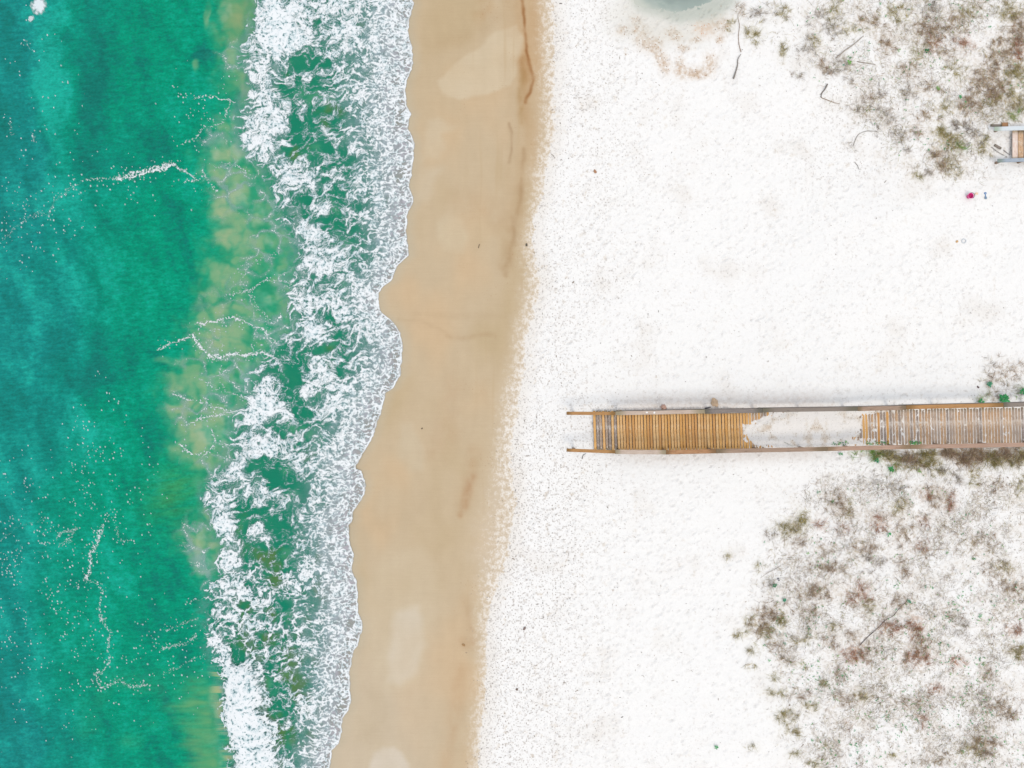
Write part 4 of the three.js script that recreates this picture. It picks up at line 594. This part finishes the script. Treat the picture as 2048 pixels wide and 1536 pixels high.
// ---------------------------------------------------------------- things left on the beach
{
  const o = thing('toy_bucket', at(1936.5, 393.5, -0.01), 0.3);
  tag(o, 'small pink toy bucket with dark handle standing on white sand', 'bucket');
  const P = (a) => a.map(([x, y]) => new THREE.Vector2(x, y));
  mesh('body', new THREE.LatheGeometry(P([[0.001, 0], [0.078, 0], [0.082, 0.006], [0.112, 0.17], [0.106, 0.17], [0.077, 0.014], [0.001, 0.012]]), 28), std(A(238, 60, 150), 0.45), o);
  mesh('rim', new THREE.TorusGeometry(0.113, 0.009, 8, 28).rotateX(Math.PI / 2).translate(0, 0.168, 0), std(A(250, 120, 190), 0.4), o);
  mesh('dark_inside_disc', new THREE.CylinderGeometry(0.088, 0.084, 0.03, 20).translate(0, 0.07, 0), std(A(200, 30, 110), 0.8), o);  // added disc of darker pink for the bucket's inside, not a sand fill
  mesh('handle', new THREE.TorusGeometry(0.118, 0.011, 8, 22, Math.PI).rotateX(Math.PI / 2 - 0.2).rotateY(Math.PI / 2).translate(0.03, 0.16, 0), std(A(84, 66, 96), 0.5), o);
  const spade = (p, turn, grip, blade, label, L) => {
    const s = thing('toy_spade', p, turn); tag(s, label, 'toy spade');
    mesh('shaft', new THREE.CylinderGeometry(0.012, 0.014, L, 8).rotateZ(Math.PI / 2).translate(0, 0.014, 0), std(grip, 0.45), s);
    mesh('grip', new THREE.TorusGeometry(0.032, 0.013, 7, 14).rotateX(Math.PI / 2).scale(1, 1, 1.25).translate(-L / 2 - 0.028, 0.014, 0), std(grip, 0.45), s);
    const sh = new THREE.Shape(); sh.moveTo(0, -0.04); sh.lineTo(0.07, -0.05); sh.quadraticCurveTo(0.13, 0, 0.07, 0.05); sh.lineTo(0, 0.04); sh.closePath();
    mesh('blade', new THREE.ExtrudeGeometry(sh, { depth: 0.008, bevelEnabled: true, bevelSize: 0.004, bevelThickness: 0.003, bevelSegments: 2, curveSegments: 8 }).rotateX(-Math.PI / 2).translate(L / 2 - 0.01, 0.012, 0), std(blade, 0.45), s);
  };
  spade(at(1970.5, 391), -Math.PI / 2 + 0.08, A(20, 126, 200), A(120, 146, 170), 'small blue toy spade with a grey blade right of the pink bucket', 0.13);
  spade(at(1949, 389), 0.35, A(252, 206, 160), A(250, 214, 180), 'pale orange toy spade lying beside the pink bucket', 0.1);
  const r = mesh('plastic_ring', new THREE.TorusGeometry(0.085, 0.02, 10, 32).rotateX(Math.PI / 2), std(A(226, 232, 238), 0.4)); r.position.copy(at(1928, 482, 0.012)); tag(r, 'white plastic ring lying on the sand below the pink bucket', 'ring');
  const c = thing('drink_can', at(1557, 1159, 0.035), -1.05); tag(c, 'small crushed grey can on bare sand beside the lower dune grass', 'can');
  mesh('body', new THREE.LatheGeometry(P([[0.001, -0.062], [0.024, -0.062], [0.033, -0.052], [0.031, -0.01], [0.034, 0.02], [0.033, 0.05], [0.026, 0.062], [0.001, 0.06]]), 18).rotateZ(Math.PI / 2), std(A(92, 94, 104), 0.35, { metalness: 0.3 }), c);
  mesh('band', new THREE.CylinderGeometry(0.0352, 0.0352, 0.022, 18).rotateZ(Math.PI / 2).translate(-0.01, 0, 0), std(A(214, 216, 222), 0.4), c);
}

// ---------------------------------------------------------------- plants of the dune
const bladeG = (() => {                             // one blade, a unit long, arching over
  const p = [], idx = []; for (let i = 0; i <= 4; i++) { const t = i / 4, x = t, y = 0.62 * t - 0.5 * t * t, w = 0.5 * (1 - t * t * 0.9), b = 0.12 * t * t; p.push(x, y, b - w, x, y + 0.1 * w, b, x, y, b + w); if (i < 4) { const o = i * 3; idx.push(o, o + 1, o + 3, o + 1, o + 4, o + 3, o + 1, o + 2, o + 4, o + 2, o + 5, o + 4); } }
  const g = new THREE.BufferGeometry(); g.setAttribute('position', new THREE.Float32BufferAttribute(p, 3)); g.setIndex(idx); g.computeVertexNormals(); return g;
})();
const leafG = (() => { const p = [0, 0, 0, 0.35, 0.22, -0.3, 0.35, 0.14, 0, 0.35, 0.22, 0.3, 0.75, 0.2, -0.24, 0.75, 0.14, 0, 0.75, 0.2, 0.24, 1, 0.08, 0], g = new THREE.BufferGeometry(); g.setAttribute('position', new THREE.Float32BufferAttribute(p, 3)); g.setIndex([0, 2, 1, 0, 3, 2, 1, 2, 4, 2, 5, 4, 2, 3, 5, 3, 6, 5, 4, 5, 7, 5, 6, 7]); g.computeVertexNormals(); return g; })();
const chipG = (() => { const g = new THREE.IcosahedronGeometry(1, 0), p = g.attributes.position; for (let i = 0; i < p.count; i++) p.setY(i, p.getY(i) * 0.35); g.computeVertexNormals(); return g; })();
const leafM = (r = 0.8) => new THREE.MeshStandardMaterial({ color: 0xffffff, roughness: r, side: THREE.DoubleSide });
function scatter(name, g, items, label, category) { // items: position, yaw, pitch, x-scale, y-scale, z-scale, colour
  const m = new THREE.InstancedMesh(g, leafM(), items.length), M = new THREE.Matrix4(), q = new THREE.Quaternion(), e = new THREE.Euler(), s = new THREE.Vector3();
  items.forEach((t, i) => { e.set(0, t[1], t[2], 'YXZ'); m.setMatrixAt(i, M.compose(t[0], q.setFromEuler(e), s.set(t[3], t[4], t[5]))); m.setColorAt(i, t[6]); });
  m.name = numbered(name); m.castShadow = m.receiveShadow = true; scene.add(m);
  return tag(m, label, category, null, 'stuff');
}
const TONES = [[[186, 160, 134], [164, 136, 110], [210, 188, 160], [138, 116, 98]], [[176, 164, 100], [152, 146, 80], [206, 190, 138], [126, 120, 74]], [[196, 138, 108], [170, 112, 86], [212, 168, 138], [140, 100, 80]], [[184, 174, 164], [156, 146, 138], [208, 198, 184], [128, 120, 114]], [[116, 172, 60], [150, 190, 84], [84, 146, 60], [190, 190, 124]]].map((k) => k.map((c) => A(...c.map((v) => v * 1.07))));
function grass(name, clumps, region, count, wide, label, len = 1) {
  const items = [], n = clumps.length / 6, box = [1e9, -1e9, 1e9, -1e9];
  for (let q = 0; q < clumps.length; q += 6) {      // clumps: blades spread from several stools
    const [cx, cy, rx, ry, kind, d] = clumps.slice(q, q + 6), stools = Math.max(2, Math.round(rx * ry / 26));
    for (let s = 0; s < stools; s++) {
      const a = rr(0, 6.28), r = Math.sqrt(-Math.log(1 - rnd() * 0.95)) * 0.75, sx = cx + rx * r * Math.cos(a), sy = cy + ry * r * Math.sin(a), nb = Math.round(rr(10, 24) * d * count), dir = rnd() < 0.4 ? rr(0, 6.28) : null;
      for (let b = 0; b < nb; b++) {
        const k = rnd() < 0.78 ? kind : [0, 3, 1][Math.floor(rnd() * 3)], L = rr(0.1, 0.34) * len;
        items.push([at(sx + rr(-3, 3), sy + rr(-3, 3), -0.01), dir === null ? rr(0, 6.28) : dir + rr(-0.8, 0.8), rr(-0.25, 0.75), L, L * rr(0.3, 1), rr(0.005, 0.012) * wide, TONES[k][Math.floor(rnd() * 4)]]);
      }
    }
  }
  const [x0, x1, y0, y1, near, tries] = region;     // loose litter of blades between the clumps
  for (let t = 0; t < tries; t++) {
    const px = rr(x0, x1), py = rr(y0, y1), m = near(px, py) * (sst(-0.25, 0.5, fbm(px * 0.011 + 3, py * 0.011, 3)) * 0.6 + sst(0, 0.5, fbm(px * 0.045, py * 0.045 + 9, 3)) * 0.6);
    if (rnd() > m) continue;
    const L = rr(0.07, 0.32) * len; items.push([at(px, py, -0.004), rr(0, 6.28), rr(-0.4, 0.5), L, L * rr(0.2, 0.9), rr(0.004, 0.011) * wide, TONES[rnd() < 0.3 ? 3 : rnd() < (py < 420 ? 0.45 : 0.65) ? 0 : 1][Math.floor(rnd() * 4)]]);
  }
  return scatter(name, bladeG, items, label, 'grass');
}
const upEdge = table([-30, 1470, 20, 1490, 70, 1505, 110, 1560, 160, 1620, 210, 1655, 280, 1720, 330, 1770, 362, 1850, 385, 1960, 400, 2100]), lowEdge = table([900, 1740, 940, 1620, 980, 1560, 1050, 1520, 1130, 1500, 1240, 1470, 1300, 1490, 1350, 1530, 1440, 1550, 1580, 1580]);
const upMask = (px, py) => sst(-10, 90, px - upEdge(py)) * (0.45 + 0.55 * sst(1650, 1950, px)) * (py > 240 ? sst(1985, 1955, px) + sst(250, 240, py) : 1) * sst(385, 330, py), lowMask = (px, py) => sst(-10, 110, px - lowEdge(py)) * sst(925, 990, py);
grass('dune_grass', upper, [1460, 2110, -40, 400, upMask, 80000], 1, 1, 'dry brown and olive dune grass spread over sand in the upper right corner');
grass('dune_grass', lower, [1450, 2110, 900, 1580, lowMask, 120000], 1, 1, 'dry brown and rusty dune grass spread over sand south of the boardwalk');
grass('dune_grass', verge, [1690, 2110, 896, 950, (px, py) => sst(0, 40, px - 1700) * sst(945, 925, py), 1500], 0.85, 1.15, 'dense olive and brown grass along the south side of the boardwalk', 1.5);
grass('dune_grass', byRail, [1945, 2110, 700, 806, (px, py) => 0.35 * sst(-10, 40, px - 1950 - 0.4 * (790 - py)) * sst(700, 730, py), 2200], 0.8, 1, 'sparse grass stems north of the boardwalk at the right edge');
// small green leaves and grey litter strewn through the grass
const greens = [A(58, 168, 96), A(78, 186, 104), A(44, 136, 88), A(120, 186, 78), A(44, 152, 112)];
{
  const li = [], ch = [];
  const leaves = (x0, x1, y0, y1, n, mask, s) => { for (let t = 0; t < n; t++) { const px = rr(x0, x1), py = rr(y0, y1); if (rnd() > mask(px, py) * sst(-0.05, 0.45, fbm(px * 0.013 + 60, py * 0.013, 3) + 0.1)) continue; const k = 1 + Math.floor(rnd() * 3); for (let b = 0; b < k; b++) li.push([at(px + rr(-1.4, 1.4), py + rr(-1.4, 1.4), 0.02), rr(0, 6.28), rr(-0.1, 0.3), rr(0.035, 0.075) * s, 0.04, rr(0.035, 0.06) * s, greens[Math.floor(rnd() * 5)]]); } };
  leaves(1480, 2100, -30, 340, 1000, upMask, 1); leaves(1480, 2100, 930, 1570, 3600, (px, py) => lowMask(px, py) * (0.3 + 0.7 * sst(1150, 1250, py)), 1);
  for (let k = 0; k < 90; k++) { const px = pick([[1664, 1698], [1733, 1778], [1820, 1840]]); li.push([unproj(px, rr(884, 888), 1.28).setY(1.26 + rr(0, 0.05)), rr(0, 6.28), rr(0, 0.6), rr(0.06, 0.1), 0.05, rr(0.04, 0.07), greens[Math.floor(rnd() * 4)]]); }
  scatter('green_leaves', leafG, li, 'tiny green leaves strewn through the dune grass', 'leaves');
  const chips = (x0, x1, y0, y1, n, mask, tones, a, b) => { for (let t = 0; t < n; t++) { const px = rr(x0, x1), py = rr(y0, y1); if (rnd() > mask(px, py)) continue; const s = rr(a, b) * (rnd() < 0.08 ? 1.7 : 1); ch.push([at(px, py, 0.004), rr(0, 6.28), rr(-0.2, 0.2), s * rr(0.9, 2.4), s, s * rr(0.35, 0.8), tones[Math.floor(rnd() * tones.length)]]); } };
  const grey = [A(176, 168, 160), A(150, 142, 136), A(196, 188, 180), A(150, 134, 118), A(190, 168, 148), A(122, 116, 112)];
  const walk = (px, py) => Math.abs(py - 864 + 0.0153 * (px - 1133)) < 38 && px > 1190 ? 0 : 1;
  chips(930, 1320, -30, 1560, 24000, (px, py) => { const d = px - dryPx(py); return (d < 0 ? 0.25 * sst(-60, 0, d) : Math.exp(-d / 120)) * (0.30 + 0.70 * sst(680, 960, py)) * sst(-0.3, 0.4, fbm(px * 0.02, py * 0.02, 3)) * walk(px, py); }, grey, 0.007, 0.021);
  chips(1150, 2100, -30, 1560, 15000, (px, py) => (0.16 + 0.3 * sst(0, 0.5, fbm(px * 0.008 + 5, py * 0.008, 3))) * sst(-0.1, 0.5, fbm(px * 0.03, py * 0.03, 2) + 0.2) * walk(px, py) * (px > 1500 && py > 380 && py < 780 ? 0.35 : 1), grey, 0.008, 0.02);
  chips(1460, 2100, -30, 400, 9000, (px, py) => upMask(px, py) * 0.4, grey, 0.007, 0.02); chips(1450, 2100, 900, 1560, 16000, (px, py) => lowMask(px, py) * 0.4, grey, 0.007, 0.02);
  for (let q = 0; q < mossy.length; q += 4) for (let k = 0; k < 13; k++) { const s = rr(0.008, 0.02), f = Math.sqrt(rnd()), a = rr(0, 6.28); ch.push([at(mossy[q] + mossy[q + 2] * 1.2 * f * Math.cos(a), mossy[q + 1] + mossy[q + 3] * 1.2 * f * Math.sin(a), 0.004), a, 0, s * 2, s, s, q === 20 ? A(226, 160, 112) : [A(210, 176, 148), A(190, 160, 134), A(180, 164, 144)][k % 3]]); }
  scatter('beach_litter', chipG, ch, 'fine grey and brown bits of shell and weed strewn over the white sand', 'litter');
  function pick(r) { const q = r[Math.floor(rnd() * r.length)]; return rr(q[0], q[1]); }
}
// single plants that stand out: a green rosette on a short stem
function plant(name, px, py, size, n, label, group, tone = 0) {
  const o = thing(name, at(px, py)), m = new THREE.Matrix4(), q = new THREE.Quaternion(), L = [];
  for (let b = 0; b < n; b++) { const r = size * rr(0.5, 1), a = b * 2.4 + rr(-0.3, 0.3); L.push(leafG.clone().applyMatrix4(m.compose(new THREE.Vector3(Math.cos(a) * size * 0.15 * rr(0, 1.6), size * rr(0.25, 0.6), -Math.sin(a) * size * 0.15 * rr(0, 1.6)), q.setFromEuler(new THREE.Euler(0, a, rr(-0.1, 0.7), 'YXZ')), new THREE.Vector3(r, r * 0.6, r * 0.75)))); }
  mesh('foliage', mergeGeometries(L), new THREE.MeshStandardMaterial({ color: greens[(tone + n) % 5], roughness: 0.7, side: THREE.DoubleSide }), o);
  mesh('stem', new THREE.CylinderGeometry(size * 0.04, size * 0.06, size * 0.5, 6).translate(0, size * 0.2, 0), std(A(120, 110, 70)), o);
  return tag(o, label, 'plant', group);
}
plant('leafy_plant', 2003, 798, 0.26, 22, 'largest green leafy plant against the north handrail at right', null, 3);
plant('leafy_plant', 1975, 768, 0.16, 14, 'green leafy plant standing a little north of the handrail plants', null);
plant('leafy_plant', 1960, 803, 0.16, 14, 'low green plant at the north handrail, leftmost of the plants there', null, 1);
plant('leafy_plant', 2042, 783, 0.17, 14, 'green leafy plant at the right edge above the boardwalk', null, 1);
plant('leafy_plant', 1680, 908, 0.12, 10, 'small green plant poking out south of the handrail before the grass verge', null);
plant('leafy_plant', 1752, 921, 0.14, 12, 'bright green plant at the lower left of the grass verge', null, 2);
plant('leafy_plant', 1780, 938, 0.16, 12, 'bright green plant under the grass verge beside the boardwalk', null, 3);
plant('leafy_plant', 1838, 942, 0.1, 8, 'small green plant below the middle of the grass verge', null);
plant('leafy_plant', 1548, 1170, 0.13, 10, 'dark green plant beside the grey can', null, 2);
plant('leafy_plant', 1567, 1199, 0.12, 9, 'green plant below the grey can at the edge of lower grass', null);
plant('leafy_plant', 1817, 1202, 0.11, 9, 'green plant at the upper tip of the long dark twig', null);
plant('leafy_plant', 1776, 1068, 0.12, 9, 'green plant between two rusty patches below the boardwalk', null, 1);
plant('leafy_plant', 1431, 1494, 0.12, 9, 'lone green sprig on bare sand at bottom, left of the lower grass', null, 1);
plant('leafy_plant', 1851, 104, 0.13, 10, 'dark green plant below the brown clump in the upper grass', null, 2);
plant('leafy_plant', 1918, 194, 0.11, 9, 'bright green plant amid the upper grass, left of its densest clump', null, 1);
plant('leafy_plant', 1874, 177, 0.1, 8, 'small green plant on open sand between upper grass clumps', null);
plant('leafy_plant', 1697, 126, 0.12, 8, 'green plant beneath the long diagonal stick', null);
const seedlings = [1736, 102, 1700, 117, 1686, 131, 1740, 160, 1797, 101, 1979, 54, 1816, 20, 1857, 10, 1760, 8, 1685, 2, 1724, 38, 1719, 61, 1747, 220, 1930, 204, 1615, 1106, 1664, 1003, 1745, 1227, 1850, 1172, 1893, 1105, 1945, 1116, 1652, 1253, 1617, 1257, 1569, 1286, 1538, 1321, 1675, 1311, 1683, 1350, 1862, 1260, 1895, 1290, 1960, 1230, 1900, 1347, 1624, 1480, 1756, 1484, 1620, 1403, 1906, 1394, 2005, 1270, 1784, 1317, 1790, 1297, 1946, 1117, 1906, 1208, 1935, 1204, 1960, 1232, 1678, 1481, 1700, 1510, 1925, 1502];
const marks = [[1813, 1203, 'the tip of the long dark twig'], [1720, 1290, 'the foot of the long dark twig'], [1832, 1312, 'the large rusty patch in lower grass'], [1903, 1005, 'the rusty patch under the grass verge'], [1760, 1044, 'the round rusty clump below the boardwalk'], [1540, 1240, 'the dense olive clump left in lower grass'], [1557, 1159, 'the grey can'], [1578, 1056, 'the top left clump of lower grass'], [1970, 1490, 'the brown clump at the lower right'], [1700, 94, 'the long diagonal stick'], [1868, 84, 'the brown clump in mid upper grass'], [1990, 182, 'the densest brown clump of upper grass'], [1508, 66, 'the olive tuft beside the driftwood root'], [1890, 280, 'the lowest olive clump of upper grass'], [1431, 1494, 'the lone green sprig'], [2034, 1180, 'the brown clump at the right edge'], [1570, 1430, 'the bottom left clump of lower grass']];
const sides = ['right of', 'below and right of', 'below', 'below and left of', 'left of', 'above and left of', 'above', 'above and right of'], said = new Set();
for (let i = 0; i < seedlings.length; i += 2) {
  const x = seedlings[i], y = seedlings[i + 1], near = marks.map((m) => [Math.hypot(m[0] - x, m[1] - y), m]).sort((a, b) => a[0] - b[0]);
  let label, group = 'seedlings in the dune grass';
  for (const [d, m] of near.slice(0, 3)) { const w = `seedling ${d < 45 ? 'just' : d < 110 ? 'somewhat' : 'well'} ${sides[(Math.round(Math.atan2(y - m[1], x - m[0]) / Math.PI * 4) + 8) % 8]} ${m[2]}`; if (!said.has(w)) { said.add(w); label = w; break; } }
  plant('seedling', x, y, rr(0.06, 0.09), 5, label ?? 'tiny dark green seedling with a few leaves in the dune grass', group, i);
}
renderer.setSize(1024, 768);
renderer.render(scene, camera);
